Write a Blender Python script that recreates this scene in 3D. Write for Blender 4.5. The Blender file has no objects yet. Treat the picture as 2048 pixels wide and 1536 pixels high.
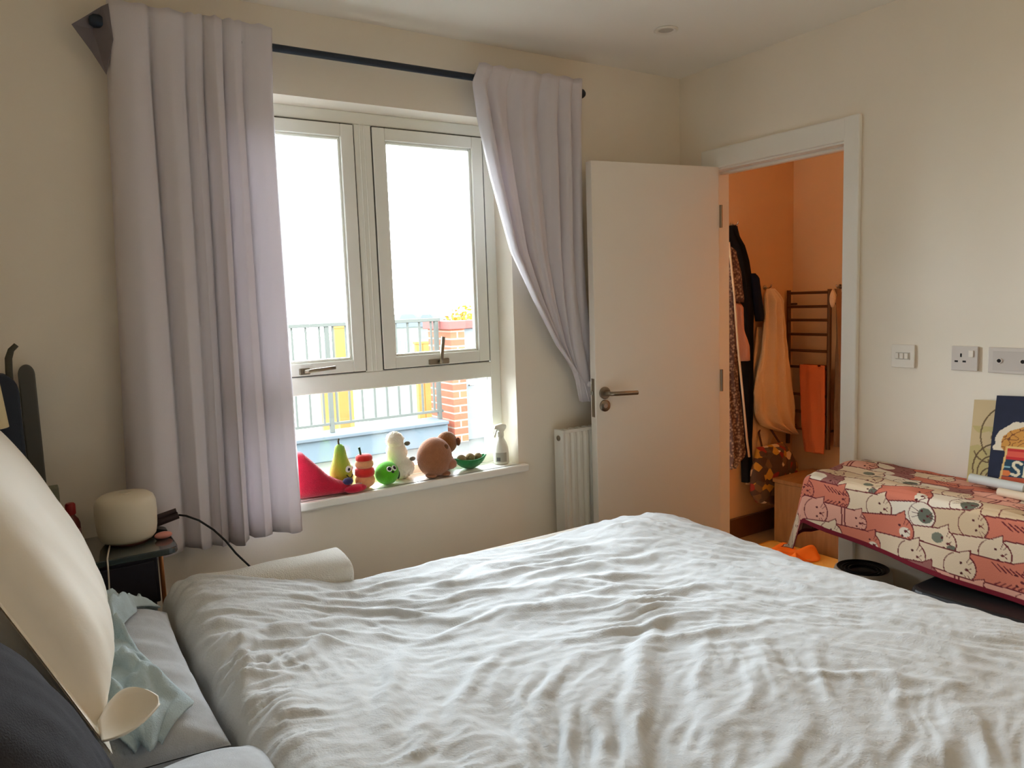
import bpy, bmesh, math, random
import numpy as np
from mathutils import Vector, Matrix

# ---------------------------------------------------------------- camera, world, exposure
scn = bpy.context.scene
col = scn.collection
rng = random.Random(7)

cam_d = bpy.data.cameras.new('camera')
cam_d.sensor_width = 36.0
cam_d.lens = 1504.2 * 36.0 / 2048.0
cam_d.clip_start = 0.02
cam = bpy.data.objects.new('camera', cam_d)
col.objects.link(cam)
def cam_matrix(yaw, pitch, roll, loc):
    y, p, r = (math.radians(a) for a in (yaw, pitch, roll))
    f = Vector((math.cos(p)*math.cos(y), math.cos(p)*math.sin(y), math.sin(p)))
    rt = Vector((math.sin(y), -math.cos(y), 0)); up = rt.cross(f)
    c, s = math.cos(r), math.sin(r)
    R = c*rt + s*up; U = -s*rt + c*up; B = -f
    m = Matrix(((R.x, U.x, B.x, loc[0]), (R.y, U.y, B.y, loc[1]), (R.z, U.z, B.z, loc[2]), (0, 0, 0, 1)))
    return m
cam.matrix_world = cam_matrix(57.3097, -6.3383, -1.9866, (-2.6739, -2.6271, 1.3978))
scn.camera = cam

scn.view_settings.view_transform = 'Standard'
scn.view_settings.look = 'None'
scn.view_settings.gamma = 1.0
scn.view_settings.use_curve_mapping = False
scn.view_settings.exposure = 0.06

SKY = 31.0
world = bpy.data.worlds.new('overcast_sky')
scn.world = world
world.use_nodes = True
wn = world.node_tree.nodes; wl = world.node_tree.links
wn.clear()
w_out = wn.new('ShaderNodeOutputWorld'); w_bg = wn.new('ShaderNodeBackground')
w_tc = wn.new('ShaderNodeTexCoord'); w_no = wn.new('ShaderNodeTexNoise'); w_rp = wn.new('ShaderNodeValToRGB')
w_map = wn.new('ShaderNodeMapping')
w_map.inputs['Scale'].default_value = (1.0, 1.0, 3.0)
w_no.inputs['Scale'].default_value = 3.0; w_no.inputs['Detail'].default_value = 4.0
w_rp.color_ramp.elements[0].position = 0.35; w_rp.color_ramp.elements[0].color = (0.74, 0.82, 0.92, 1)
w_rp.color_ramp.elements[1].position = 0.65; w_rp.color_ramp.elements[1].color = (0.91, 0.955, 1.0, 1)
wl.new(w_tc.outputs['Generated'], w_map.inputs['Vector']); wl.new(w_map.outputs['Vector'], w_no.inputs['Vector'])
wl.new(w_no.outputs['Fac'], w_rp.inputs['Fac']); wl.new(w_rp.outputs['Color'], w_bg.inputs['Color'])
w_bg.inputs['Strength'].default_value = SKY
wl.new(w_bg.outputs['Background'], w_out.inputs['Surface'])

# sampling portal in the window opening (guides the daylight, adds none)
pd = bpy.data.lights.new('window_portal', 'AREA'); pd.shape = 'RECTANGLE'; pd.size = 1.20; pd.size_y = 1.45
pd.cycles.is_portal = True
po = bpy.data.objects.new('window_portal', pd); col.objects.link(po)
po.location = (-1.545, 0.29, 1.415); po.rotation_euler = (math.radians(-90), 0, 0)
if hasattr(scn, 'cycles'):
    scn.cycles.max_bounces = 14; scn.cycles.diffuse_bounces = 10; scn.cycles.transparent_max_bounces = 16
    scn.cycles.use_denoising = True
    scn.cycles.sample_clamp_indirect = 20.0

# ---------------------------------------------------------------- materials
def lin(c):
    return tuple(((v/255.0)/12.92 if v/255.0 <= 0.04045 else ((v/255.0+0.055)/1.055)**2.4) for v in c) + (1.0,)
def M(name, rgb, rough=0.6, metal=0.0, spec=0.4, var=0.0, vscale=8.0, bump=0.0, bscale=60.0, sheen=0.0, coat=0.0, stretch=None):
    m = bpy.data.materials.new(name); m.use_nodes = True
    nt = m.node_tree; b = nt.nodes['Principled BSDF']
    b.inputs['Base Color'].default_value = lin(rgb); b.inputs['Roughness'].default_value = rough
    b.inputs['Metallic'].default_value = metal; b.inputs['Specular IOR Level'].default_value = spec
    b.inputs['Sheen Weight'].default_value = sheen; b.inputs['Coat Weight'].default_value = coat
    tc = nt.nodes.new('ShaderNodeTexCoord'); src = tc.outputs['Object']
    if stretch:
        mp = nt.nodes.new('ShaderNodeMapping'); mp.inputs['Scale'].default_value = stretch
        nt.links.new(src, mp.inputs['Vector']); src = mp.outputs['Vector']
    if var > 0:
        n = nt.nodes.new('ShaderNodeTexNoise'); n.inputs['Scale'].default_value = vscale; n.inputs['Detail'].default_value = 5
        r = nt.nodes.new('ShaderNodeValToRGB'); a = lin(rgb)
        r.color_ramp.elements[0].position = 0.3; r.color_ramp.elements[1].position = 0.7
        r.color_ramp.elements[0].color = tuple(max(0, v*(1-var)) for v in a[:3]) + (1,)
        r.color_ramp.elements[1].color = tuple(min(1, v*(1+var)) for v in a[:3]) + (1,)
        nt.links.new(src, n.inputs['Vector']); nt.links.new(n.outputs['Fac'], r.inputs['Fac'])
        nt.links.new(r.outputs['Color'], b.inputs['Base Color'])
    if bump > 0:
        n2 = nt.nodes.new('ShaderNodeTexNoise'); n2.inputs['Scale'].default_value = bscale; n2.inputs['Detail'].default_value = 3
        bp = nt.nodes.new('ShaderNodeBump'); bp.inputs['Strength'].default_value = bump; bp.inputs['Distance'].default_value = 0.004
        nt.links.new(src, n2.inputs['Vector']); nt.links.new(n2.outputs['Fac'], bp.inputs['Height'])
        nt.links.new(bp.outputs['Normal'], b.inputs['Normal'])
    return m
def M_attr(name, rough=0.8, bump=0.0, bscale=300.0):
    m = M(name, (200, 200, 200), rough, bump=bump, bscale=bscale)
    nt = m.node_tree; at = nt.nodes.new('ShaderNodeAttribute'); at.attribute_name = 'print'
    nt.links.new(at.outputs['Color'], nt.nodes['Principled BSDF'].inputs['Base Color'])
    return m
def M_glass(name, tint=(0.97, 0.985, 0.98)):
    m = bpy.data.materials.new(name); m.use_nodes = True; nt = m.node_tree
    for n in list(nt.nodes): nt.nodes.remove(n)
    o = nt.nodes.new('ShaderNodeOutputMaterial'); mx = nt.nodes.new('ShaderNodeMixShader')
    t = nt.nodes.new('ShaderNodeBsdfTransparent'); g = nt.nodes.new('ShaderNodeBsdfGlossy'); fr = nt.nodes.new('ShaderNodeFresnel')
    t.inputs['Color'].default_value = tint + (1,); g.inputs['Roughness'].default_value = 0.02; fr.inputs['IOR'].default_value = 1.35
    nt.links.new(fr.outputs['Fac'], mx.inputs['Fac']); nt.links.new(t.outputs[0], mx.inputs[1]); nt.links.new(g.outputs[0], mx.inputs[2])
    nt.links.new(mx.outputs[0], o.inputs['Surface'])
    return m
def M_emit(name, rgb, strength):
    m = bpy.data.materials.new(name); m.use_nodes = True; nt = m.node_tree
    b = nt.nodes['Principled BSDF']; b.inputs['Base Color'].default_value = (0.8, 0.8, 0.8, 1)
    b.inputs['Emission Color'].default_value = tuple(rgb) + (1,); b.inputs['Emission Strength'].default_value = strength
    return m
def M_translucent(name, rgb, amount, rough=0.85, bump=0.15, bscale=500.0):
    m = M(name, rgb, rough, bump=bump, bscale=bscale, sheen=0.15, spec=0.2); nt = m.node_tree
    o = [n for n in nt.nodes if n.type == 'OUTPUT_MATERIAL'][0]; b = nt.nodes['Principled BSDF']
    t = nt.nodes.new('ShaderNodeBsdfTranslucent'); t.inputs['Color'].default_value = lin(rgb)
    mx = nt.nodes.new('ShaderNodeMixShader'); mx.inputs['Fac'].default_value = amount
    nt.links.new(b.outputs[0], mx.inputs[1]); nt.links.new(t.outputs[0], mx.inputs[2]); nt.links.new(mx.outputs[0], o.inputs['Surface'])
    return m

WALL = M('wall_paint', (240, 232, 217), 0.85, spec=0.2, var=0.015, vscale=3, bump=0.05, bscale=180)
CEIL = M('ceiling_paint', (240, 236, 226), 0.9, spec=0.15, bump=0.04, bscale=150)
GLOSSW = M('white_gloss_paint', (240, 238, 230), 0.35, spec=0.45)
DOORW = M('white_door_paint', (240, 235, 224), 0.42, spec=0.4)
UPVC = M('window_frame_paint', (240, 240, 230), 0.38, spec=0.45)
CARPET = M('grey_carpet', (108, 106, 102), 0.95, var=0.15, vscale=120, bump=0.6, bscale=400)
GLASS = M_glass('window_glass')
STEEL = M('brushed_steel', (150, 138, 122), 0.32, metal=1.0)
CHROME = M('chrome', (190, 188, 182), 0.15, metal=1.0)
BLACKM = M('black_metal', (34, 38, 42), 0.45, metal=0.3)
NAVYM = M('dark_navy_rod', (38, 48, 62), 0.4, metal=0.2)
PLASTW = M('white_plastic', (232, 226, 214), 0.35)
DARKHOLE = M('dark_recess', (28, 24, 22), 0.8)
RUBBER = M('dark_gasket', (70, 68, 60), 0.7)

# ---------------------------------------------------------------- mesh helpers
class MB:
    def __init__(s): s.v = []; s.f = []
    def add(s, vs, fs):
        o = len(s.v); s.v += [tuple(p) for p in vs]; s.f += [tuple(i+o for i in q) for q in fs]; return s
    def box(s, x0, x1, y0, y1, z0, z1):
        vs = [(x, y, z) for x in (x0, x1) for y in (y0, y1) for z in (z0, z1)]
        return s.add(vs, [(0, 1, 3, 2), (4, 6, 7, 5), (0, 4, 5, 1), (2, 3, 7, 6), (0, 2, 6, 4), (1, 5, 7, 3)])
    def obox(s, c, ax, ay, az, hx, hy, hz):
        c, ax, ay, az = (Vector(q) for q in (c, ax, ay, az))
        vs = [c + ax*i*hx + ay*j*hy + az*k*hz for i in (-1, 1) for j in (-1, 1) for k in (-1, 1)]
        return s.add(vs, [(0, 1, 3, 2), (4, 6, 7, 5), (0, 4, 5, 1), (2, 3, 7, 6), (0, 2, 6, 4), (1, 5, 7, 3)])
    def tube(s, pts, r, n=10, caps=True):
        pts = [Vector(p) for p in pts]; rs = r if isinstance(r, (list, tuple)) else [r]*len(pts)
        t0 = (pts[1]-pts[0]).normalized(); ref = Vector((0, 0, 1)) if abs(t0.z) < 0.9 else Vector((1, 0, 0))
        a = t0.cross(ref).normalized(); vs = []
        for i, p in enumerate(pts):
            t = (pts[min(i+1, len(pts)-1)] - pts[max(i-1, 0)]).normalized()
            a = (a - t*a.dot(t)).normalized(); b = t.cross(a)
            vs += [p + (a*math.cos(2*math.pi*k/n) + b*math.sin(2*math.pi*k/n))*rs[i] for k in range(n)]
        fs = [(i*n+k, i*n+(k+1) % n, (i+1)*n+(k+1) % n, (i+1)*n+k) for i in range(len(pts)-1) for k in range(n)]
        if caps: fs += [tuple(range(n))[::-1], tuple((len(pts)-1)*n+k for k in range(n))]
        return s.add(vs, fs)
    def lathe(s, prof, c=(0, 0, 0), axis=(0, 0, 1), n=28):
        c = Vector(c); ax = Vector(axis).normalized(); ref = Vector((1, 0, 0)) if abs(ax.x) < 0.9 else Vector((0, 1, 0))
        a = ax.cross(ref).normalized(); b = ax.cross(a); vs = []
        for r, h in prof:
            vs += [c + ax*h + (a*math.cos(2*math.pi*k/n) + b*math.sin(2*math.pi*k/n))*max(r, 1e-5) for k in range(n)]
        fs = [(i*n+k, i*n+(k+1) % n, (i+1)*n+(k+1) % n, (i+1)*n+k) for i in range(len(prof)-1) for k in range(n)]
        return s.add(vs, fs)
    def ell(s, c, r, nu=20, nv=14, rot=None, fn=None):
        vs = []; c = Vector(c)
        for j in range(nv+1):
            ph = -math.pi/2 + math.pi*j/nv
            for i in range(nu):
                th = 2*math.pi*i/nu
                d = Vector((math.cos(ph)*math.cos(th), math.cos(ph)*math.sin(th), math.sin(ph)))
                k = fn(d) if fn else 1.0
                p = Vector((d.x*r[0], d.y*r[1], d.z*r[2]))*k
                vs.append(c + (rot @ p if rot else p))
        fs = [(j*nu+i, j*nu+(i+1) % nu, (j+1)*nu+(i+1) % nu, (j+1)*nu+i) for j in range(nv) for i in range(nu)]
        return s.add(vs, fs)
    def grid(s, fn, nu, nv, wrap=False):
        vs = [fn(i/(nu if wrap else nu-1), j/(nv-1)) for j in range(nv) for i in range(nu)]
        m = nu if wrap else nu-1
        return s.add(vs, [(j*nu+i, j*nu+(i+1) % nu, (j+1)*nu+(i+1) % nu, (j+1)*nu+i) for j in range(nv-1) for i in range(m)])
    def prism(s, poly, o, u, v, n, d0, d1):
        o, u, v, n = (Vector(q) for q in (o, u, v, n)); k = len(poly)
        vs = [o + u*p[0] + v*p[1] + n*d for d in (d0, d1) for p in poly]
        return s.add(vs, [tuple(range(k))[::-1], tuple(range(k, 2*k))] + [(i, (i+1) % k, k+(i+1) % k, k+i) for i in range(k)])
    def build(s, name, mat, parent=None, smooth=False, bevel=0.0, segs=2, angle=40, weld=False, sub=0, solid=0.0):
        off = Vector((0, 0, 0)); loc = None
        if parent is not None:
            off = Vector(parent['_root']) if '_root' in parent else Vector((0, 0, 0))
        else:
            a = np.array([tuple(p) for p in s.v]); loc = Vector((float((a[:, 0].min()+a[:, 0].max())/2), float((a[:, 1].min()+a[:, 1].max())/2), float(a[:, 2].min()))); off = loc
        me = bpy.data.meshes.new(name)
        me.from_pydata([(p[0]-off.x, p[1]-off.y, p[2]-off.z) for p in s.v], [], s.f)
        bm = bmesh.new(); bm.from_mesh(me)
        if weld: bmesh.ops.remove_doubles(bm, verts=bm.verts, dist=1e-5)
        bmesh.ops.recalc_face_normals(bm, faces=bm.faces); bm.to_mesh(me); bm.free()
        me.materials.append(mat)
        ob = bpy.data.objects.new(name, me); col.objects.link(ob)
        if parent is not None:
            ob.parent = parent; ob['_root'] = tuple(off)
        else:
            ob.location = loc; ob['_root'] = tuple(loc)
        if smooth:
            for p in me.polygons: p.use_smooth = True
            if smooth == 'auto' : me.set_sharp_from_angle(angle=math.radians(angle))
        if solid:
            md = ob.modifiers.new('thickness', 'SOLIDIFY'); md.thickness = solid; md.offset = 0
        if bevel:
            md = ob.modifiers.new('bevel', 'BEVEL'); md.width = bevel; md.segments = segs; md.limit_method = 'ANGLE'; md.angle_limit = math.radians(40)
        if sub:
            md = ob.modifiers.new('subsurf', 'SUBSURF'); md.levels = sub; md.render_levels = sub
        return ob
def B(x0, x1, y0, y1, z0, z1): return MB().box(x0, x1, y0, y1, z0, z1)
def tag(o, label=None, cat=None, group=None, kind=None):
    if label: o['label'] = label
    if cat: o['category'] = cat
    if group: o['group'] = group
    if kind: o['kind'] = kind
    return o
def thing(name, loc, label=None, cat=None, group=None, kind=None):
    o = bpy.data.objects.new(name, None); col.objects.link(o); o.location = loc; o.empty_display_size = 0.05; o['_root'] = tuple(loc)
    return tag(o, label, cat, group, kind)
def struct(o): o['kind'] = 'structure'; return o

# numpy gradient noise (2-D)
_perm = np.random.RandomState(3).permutation(512)
_grad = np.random.RandomState(5).rand(512)*2*np.pi
def pnoise(x, y, seed=0):
    x = np.asarray(x, float); y = np.asarray(y, float)
    xi = np.floor(x).astype(int); yi = np.floor(y).astype(int); xf = x-xi; yf = y-yi
    def g(ix, iy, dx, dy):
        h = _perm[(_perm[(ix+seed*37) % 512] + iy) % 512]; a = _grad[h]; return np.cos(a)*dx + np.sin(a)*dy
    u = xf**3*(xf*(xf*6-15)+10); v = yf**3*(yf*(yf*6-15)+10)
    a = g(xi, yi, xf, yf); b = g(xi+1, yi, xf-1, yf); c = g(xi, yi+1, xf, yf-1); d = g(xi+1, yi+1, xf-1, yf-1)
    return ((a*(1-u)+b*u)*(1-v) + (c*(1-u)+d*u)*v)*1.5
def interp(x, xs, ys): return float(np.interp(x, xs, ys))

# ---------------------------------------------------------------- the room shell
XL, YF, H = -3.02, -4.3, 2.4          # head wall, wall behind the camera, ceiling height
WX0, WX1, WZ0, WZ1 = -2.12, -0.968, 0.71, 2.118   # window hole
DY0, DY1, DZ = -0.868, -0.196, 1.957  # door hole
TH = 0.28
struct(B(XL-0.1, 0.0, YF-0.1, 0.0, -0.12, 0.0).build('floor', CARPET))
struct(B(XL-0.1, 0.1, YF-0.1, TH, H, H+0.15).build('ceiling', CEIL))
wb = MB()
wb.box(XL-0.1, WX0, 0, TH, -0.12, H); wb.box(WX1, 0.0, 0, TH, -0.12, H); wb.box(WX0, WX1, 0, TH, -0.12, WZ0-0.03); wb.box(WX0, WX1, 0, TH, WZ1, H)
struct(wb.build('wall_back', WALL))
wr = MB()
wr.box(0, 0.1, YF-0.1, DY0, -0.12, H); wr.box(0, 0.1, DY1, 0.0, -0.12, H); wr.box(0, 0.1, DY0, DY1, DZ, H)
struct(wr.build('wall_right', WALL))
struct(B(XL-0.1, XL, YF-0.1, 0.0, 0.0, H).build('wall_left', WALL))
struct(B(XL, 0.0, YF-0.1, YF, 0.0, H).build('wall_front', M('bounce_cut_grey', (140, 142, 144), 0.85)))  # unseen wall behind the camera, greyed to cut bounced light
def skirting(name, x0, x1, y0, y1): return struct(B(x0, x1, y0, y1, 0.0, 0.12).build(name, GLOSSW, bevel=0.004))
skirting('baseboard_back', XL, 0.0, -0.015, 0.0)
skirting('baseboard_right', -0.015, 0.0, YF, -0.935)
skirting('baseboard_left', XL, XL+0.015, YF, -0.015)

# ensuite shell beyond the door
BATHW = M('ensuite_wall_paint', (216, 178, 134), 0.7, spec=0.3, var=0.02, vscale=2)
BATHF = M('ensuite_floor', (150, 120, 86), 0.45, var=0.12, vscale=6, stretch=(1, 8, 1))
BY1, BX1, BY0 = 0.22, 1.14, -1.5
struct(B(0.1, BX1+0.1, BY1, BY1+0.1, -0.1, H).build('wall_ensuite_left', BATHW))
struct(B(BX1, BX1+0.1, BY0, BY1, -0.1, H).build('wall_ensuite_far', BATHW))
struct(B(0.1, BX1+0.1, BY0-0.1, BY0, -0.1, H).build('wall_ensuite_right', BATHW))
struct(B(0.0, BX1+0.1, BY0-0.1, BY1, -0.12, 0.0).build('floor_ensuite', BATHF))
struct(B(0.1, BX1+0.1, BY0-0.1, BY1+0.1, H, H+0.15).build('ceiling_ensuite', CEIL))
DWOOD = M('dark_skirting', (96, 66, 40), 0.5, var=0.1, vscale=10)
struct(B(0.1, BX1, BY1-0.018, BY1, 0.0, 0.12).build('baseboard_ensuite_left', DWOOD, bevel=0.003))
struct(B(BX1-0.018, BX1, BY0, BY1-0.018, 0.0, 0.12).build('baseboard_ensuite_far', DWOOD, bevel=0.003))

# door lining and architrave
tr = thing('trim_1', (0, -0.55, 0), 'white painted door frame around the ensuite doorway', None, kind='structure')
B(-0.004, 0.104, DY1-0.010, DY1, 0, DZ).build('lining_post', GLOSSW, tr, bevel=0.002)
B(-0.004, 0.104, DY0, DY0+0.010, 0, DZ).build('lining_post', GLOSSW, tr, bevel=0.002)
B(-0.004, 0.104, DY0+0.010, DY1-0.010, DZ-0.012, DZ).build('lining_head', GLOSSW, tr, bevel=0.002)
B(0.045, 0.075, DY0+0.010, DY0+0.022, 0, DZ-0.024).build('door_stop', GLOSSW, tr, bevel=0.002)
B(0.045, 0.075, DY0+0.010, DY1-0.010, DZ-0.024, DZ-0.012).build('door_stop', GLOSSW, tr, bevel=0.002)
B(-0.020, -0.0005, DY0-0.062, DY0+0.004, 0, DZ+0.084).build('architrave', GLOSSW, tr, bevel=0.005)
B(-0.012, -0.0005, DY1-0.004, DY1+0.050, 0, DZ+0.084).build('architrave', GLOSSW, tr, bevel=0.005)
B(-0.0195, -0.0005, DY0-0.058, DY1+0.046, DZ-0.004, DZ+0.083).build('architrave_head', GLOSSW, tr, bevel=0.005)

# ---------------------------------------------------------------- door leaf
HX, HY = -0.014, -0.252
FX, FY = -0.668, -0.157
dd = Vector((FX-HX, FY-HY, 0)); LW = dd.length; dd.normalize(); dn = Vector((-dd.y, dd.x, 0))
if dn.y < 0: dn = -dn          # dn points to the window wall
fr = -dn                        # towards the camera side
door = thing('door_1', (HX, HY, 0.006), 'plain white flush door standing open into the room', None, kind='structure')
def dP(a, z, d=0.0): return Vector((HX, HY, 0)) + dd*a + fr*d + Vector((0, 0, z))
def dbox(a0, a1, z0, z1, d0, d1): return MB().obox(dP((a0+a1)/2, (z0+z1)/2, (d0+d1)/2), dd, fr, (0, 0, 1), (a1-a0)/2, (d1-d0)/2, (z1-z0)/2)
dbox(0.0, LW, 0.006, DZ, -0.044, 0.0).build('leaf', DOORW, door, bevel=0.002)
hd = MB().lathe([(0, 0), (0.026, 0), (0.026, 0.007), (0.024, 0.009), (0, 0.009)], dP(LW-0.042, 0.993, 0.0), fr, 28).build('handle_rose', STEEL, door, smooth='auto')
MB().tube([dP(LW-0.042, 0.993, 0.006), dP(LW-0.042, 0.993, 0.045), dP(LW-0.047, 0.993, 0.053), dP(LW-0.060, 0.993, 0.056), dP(LW-0.120, 0.991, 0.056), dP(LW-0.172, 0.989, 0.056)], 0.0095, 14).build('lever', STEEL, hd, smooth='auto', angle=60)
es = MB().lathe([(0, 0), (0.025, 0), (0.025, 0.006), (0.022, 0.008), (0, 0.008)], dP(LW-0.042, 0.938, 0.0), fr, 28).build('escutcheon', STEEL, door, smooth='auto')
MB().lathe([(0, 0.008), (0.010, 0.008), (0.010, 0.010), (0, 0.010)], dP(LW-0.042, 0.938, 0.0), fr, 20).build('thumb_turn', CHROME, es, smooth='auto')
lp = dbox(LW-0.0005, LW+0.0015, 0.89, 1.055, -0.033, -0.011).build('latch_plate', STEEL, door)
dbox(LW+0.001, LW+0.012, 0.985, 1.003, -0.028, -0.016).build('latch_bolt', CHROME, lp, bevel=0.002)
for z in (0.22, 1.0, 1.74): MB().tube([dP(-0.006, z-0.05, 0.005), dP(-0.006, z+0.05, 0.005)], 0.007, 12).build('hinge', STEEL, door, smooth='auto')

# ---------------------------------------------------------------- window
win = thing('window_1', (-1.545, 0.12, WZ0), 'white two-light casement window over a wide fixed lower pane', None, kind='structure')
FY0, FY1 = 0.12, 0.19     # frame depth range
FL, FR = WX0, WX1
MU0, MU1 = -1.578, -1.510  # mullion
TR0, TR1 = 1.075, 1.142    # transom
B(FL, FL+0.052, FY0, FY1, WZ0, WZ1).build('frame_side', UPVC, win, bevel=0.003)
B(FR-0.048, FR, FY0, FY1, WZ0, WZ1).build('frame_side', UPVC, win, bevel=0.003)
B(FL+0.052, FR-0.048, FY0, FY1, WZ1-0.045, WZ1).build('frame_head', UPVC, win, bevel=0.003)
B(FL+0.052, FR-0.048, FY0, FY1, WZ0, WZ0+0.038).build('frame_bottom', UPVC, win, bevel=0.003)
B(MU0, MU1, FY0-0.004, FY1, TR1, WZ1-0.045).build('mullion', UPVC, win, bevel=0.003)
for k in range(2): B(MU0+0.020+0.018*k, MU0+0.026+0.018*k, FY0-0.008, FY0-0.004, TR1, WZ1-0.045).build('mullion_bead', UPVC, win, bevel=0.002)
B(FL+0.052, FR-0.048, FY0-0.004, FY1, TR0, TR1).build('transom', UPVC, win, bevel=0.004)
lp_ = B(FL+0.052, FR-0.048, 0.150, 0.156, WZ0+0.038, TR0).build('lower_pane', GLASS, win)
def sash(x0, x1, z0, z1, y0):
    s = B(x0, x0+0.050, y0, y0+0.045, z0, z1).build('sash_stile', UPVC, win, bevel=0.003)
    B(x1-0.050, x1, y0, y0+0.045, z0, z1).build('sash_stile', UPVC, win, bevel=0.003)
    B(x0+0.050, x1-0.050, y0, y0+0.045, z1-0.046, z1).build('sash_rail', UPVC, win, bevel=0.003)
    r = B(x0+0.050, x1-0.050, y0, y0+0.045, z0, z0+0.046).build('sash_rail', UPVC, win, bevel=0.003)
    for a, b, c, d in ((x0+0.050, x0+0.060, z0+0.046, z1-0.046), (x1-0.060, x1-0.050, z0+0.046, z1-0.046)):
        B(a, b, y0+0.012, y0+0.034, c, d).build('glazing_bead', UPVC, win, bevel=0.004)
    for c, d in ((z0+0.046, z0+0.056), (z1-0.056, z1-0.046)):
        B(x0+0.060, x1-0.060, y0+0.012, y0+0.034, c, d).build('glazing_bead', UPVC, win, bevel=0.004)
    g = B(x0+0.050, x1-0.050, y0+0.020, y0+0.026, z0+0.046, z1-0.046).build('sash_pane', GLASS, win)
    # dark gasket line round the sash
    gk = MB()
    gk.box(x0-0.004, x0, y0+0.006, y0+0.03, z0, z1); gk.box(x1, x1+0.004, y0+0.006, y0+0.03, z0, z1)
    gk.box(x0, x1, y0+0.006, y0+0.03, z1, z1+0.004); gk.box(x0, x1, y0+0.006, y0+0.03, z0-0.004, z0)
    gk.build('gasket', RUBBER, win)
    return r
rL = sash(FL+0.056, MU0-0.004, TR1+0.005, WZ1-0.050, 0.110)
rR = sash(MU1+0.004, FR-0.056, TR1+0.005, WZ1-0.050, 0.110)
# handles: left lies flat, right stands up
h = B(-1.845, -1.805, 0.098, 0.110, 1.152, 1.176).build('handle', STEEL, win, bevel=0.003)
MB().tube([(-1.825, 0.097, 1.164), (-1.825, 0.084, 1.164), (-1.81, 0.082, 1.166), (-1.715, 0.082, 1.172)], 0.007, 10).build('lever', STEEL, h, smooth=True)
h = B(-1.315, -1.225, 0.098, 0.110, 1.150, 1.172).build('handle', STEEL, win, bevel=0.003)
MB().tube([(-1.270, 0.097, 1.160), (-1.270, 0.084, 1.160), (-1.269, 0.082, 1.175), (-1.258, 0.080, 1.262)], 0.0075, 10).build('lever', STEEL, h, smooth=True)
MB().box(FR-0.056, FR-0.051, 0.116, 0.122, 1.36, 1.93).build('friction_stay', BLACKM, win)
sl = MB(); sl.box(WX0+0.001, WX1-0.001, -0.02, 0.12, WZ0-0.03, WZ0); sl.box(WX0-0.03, WX1+0.03, -0.035, -0.0005, WZ0-0.03, WZ0)
sl.build('window_sill', GLOSSW, win, bevel=0.005)
osl = B(WX0, WX1, FY1, TH+0.05, WZ0-0.03, WZ0-0.005).build('outer_sill', M('outer_sill_grey', (150, 152, 150), 0.5), win)

# ---------------------------------------------------------------- ensuite lamp (warm)
lampb = thing('ceiling_lamp', (0.80, -1.05, 2.4), 'small round warm ceiling lamp inside the ensuite', 'lamp')
MB().lathe([(0, 0), (0.075, 0), (0.075, -0.012), (0.06, -0.014), (0.06, -0.002)], (0.80, -1.05, 2.4), (0, 0, 1), 28).build('rim', CHROME, lampb, smooth='auto')
MB().lathe([(0, -0.008), (0.06, -0.008), (0.06, -0.009), (0, -0.009)], (0.80, -1.05, 2.4), (0, 0, 1), 28).build('diffuser', M_emit('warm_diffuser', (1.0, 0.45, 0.12), 30.0), lampb)
ld = bpy.data.lights.new('ensuite_lamp_light', 'SPOT'); ld.spot_size = math.radians(125); ld.spot_blend = 0.7; ld.energy = 20.0; ld.color = (1.0, 0.36, 0.055); ld.shadow_soft_size = 0.05
lo = bpy.data.objects.new('ensuite_lamp_light', ld); col.objects.link(lo); lo.location = (0, 0, -0.03); lo.parent = lampb
# added fill globe, out of view, warms the door wall and pillows
pn = thing('fill_pendant', (-0.9, -2.75, H), 'added warm fill globe, out of view in the near half of the bedroom', 'lamp')
MB().lathe([(0, 0), (0.05, 0), (0.05, -0.018), (0.012, -0.03), (0, -0.03)], (-0.9, -2.75, H-0.0005), (0, 0, 1), 24).build('fill_rose', PLASTW, pn, smooth='auto')
MB().tube([(-0.9, -2.75, H-0.02), (-0.9, -2.75, 2.10)], 0.003, 8).build('cord', PLASTW, pn, smooth='auto')
MB().lathe([(0, 0.035), (0.022, 0.035), (0.022, -0.01), (0, -0.01)], (-0.9, -2.75, 2.09), (0, 0, 1), 20).build('fill_holder', CHROME, pn, smooth='auto')
MB().ell((-0.9, -2.75, 1.99), (0.09, 0.09, 0.09), 28, 18).build('fill_globe', M_emit('warm_fill_glow', (1.0, 0.66, 0.34), 25.0), pn, smooth=True)

# ---------------------------------------------------------------- curtains on their rod
CURT = M_translucent('mauve_grey_curtain', (230, 225, 229), 0.18)
RODY, RODZ = -0.070, 2.244
rod = thing('curtain_rod', (-1.5, RODY, RODZ), 'dark navy curtain rod running above the window', 'curtain rod')
MB().tube([(-2.41, RODY, RODZ), (-0.655, RODY, RODZ)], 0.0125, 14).build('pole', NAVYM, rod, smooth='auto')
for x, s in ((-2.41, -1), (-0.655, 1)):
    MB().lathe([(0, -0.004), (0.017, -0.004), (0.019, 0.004), (0.019, 0.020), (0.012, 0.030), (0, 0.032)], (x, RODY, RODZ), (s, 0, 0), 20).build('finial', NAVYM, rod, smooth='auto')
MB().lathe([(0.013, -0.010), (0.021, -0.010), (0.023, 0.0), (0.021, 0.010), (0.013, 0.010)], (-1.138, RODY, RODZ), (1, 0, 0), 20).build('ring', NAVYM, rod, smooth='auto')
for x in (-2.39, -1.10, -0.70):
    b = MB().box(x-0.006, x+0.006, RODY-0.004, -0.001, RODZ-0.022, RODZ-0.012); b.box(x-0.012, x+0.012, -0.006, -0.0005, RODZ-0.05, RODZ+0.03)
    b.build('bracket', NAVYM, rod, bevel=0.002)

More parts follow.
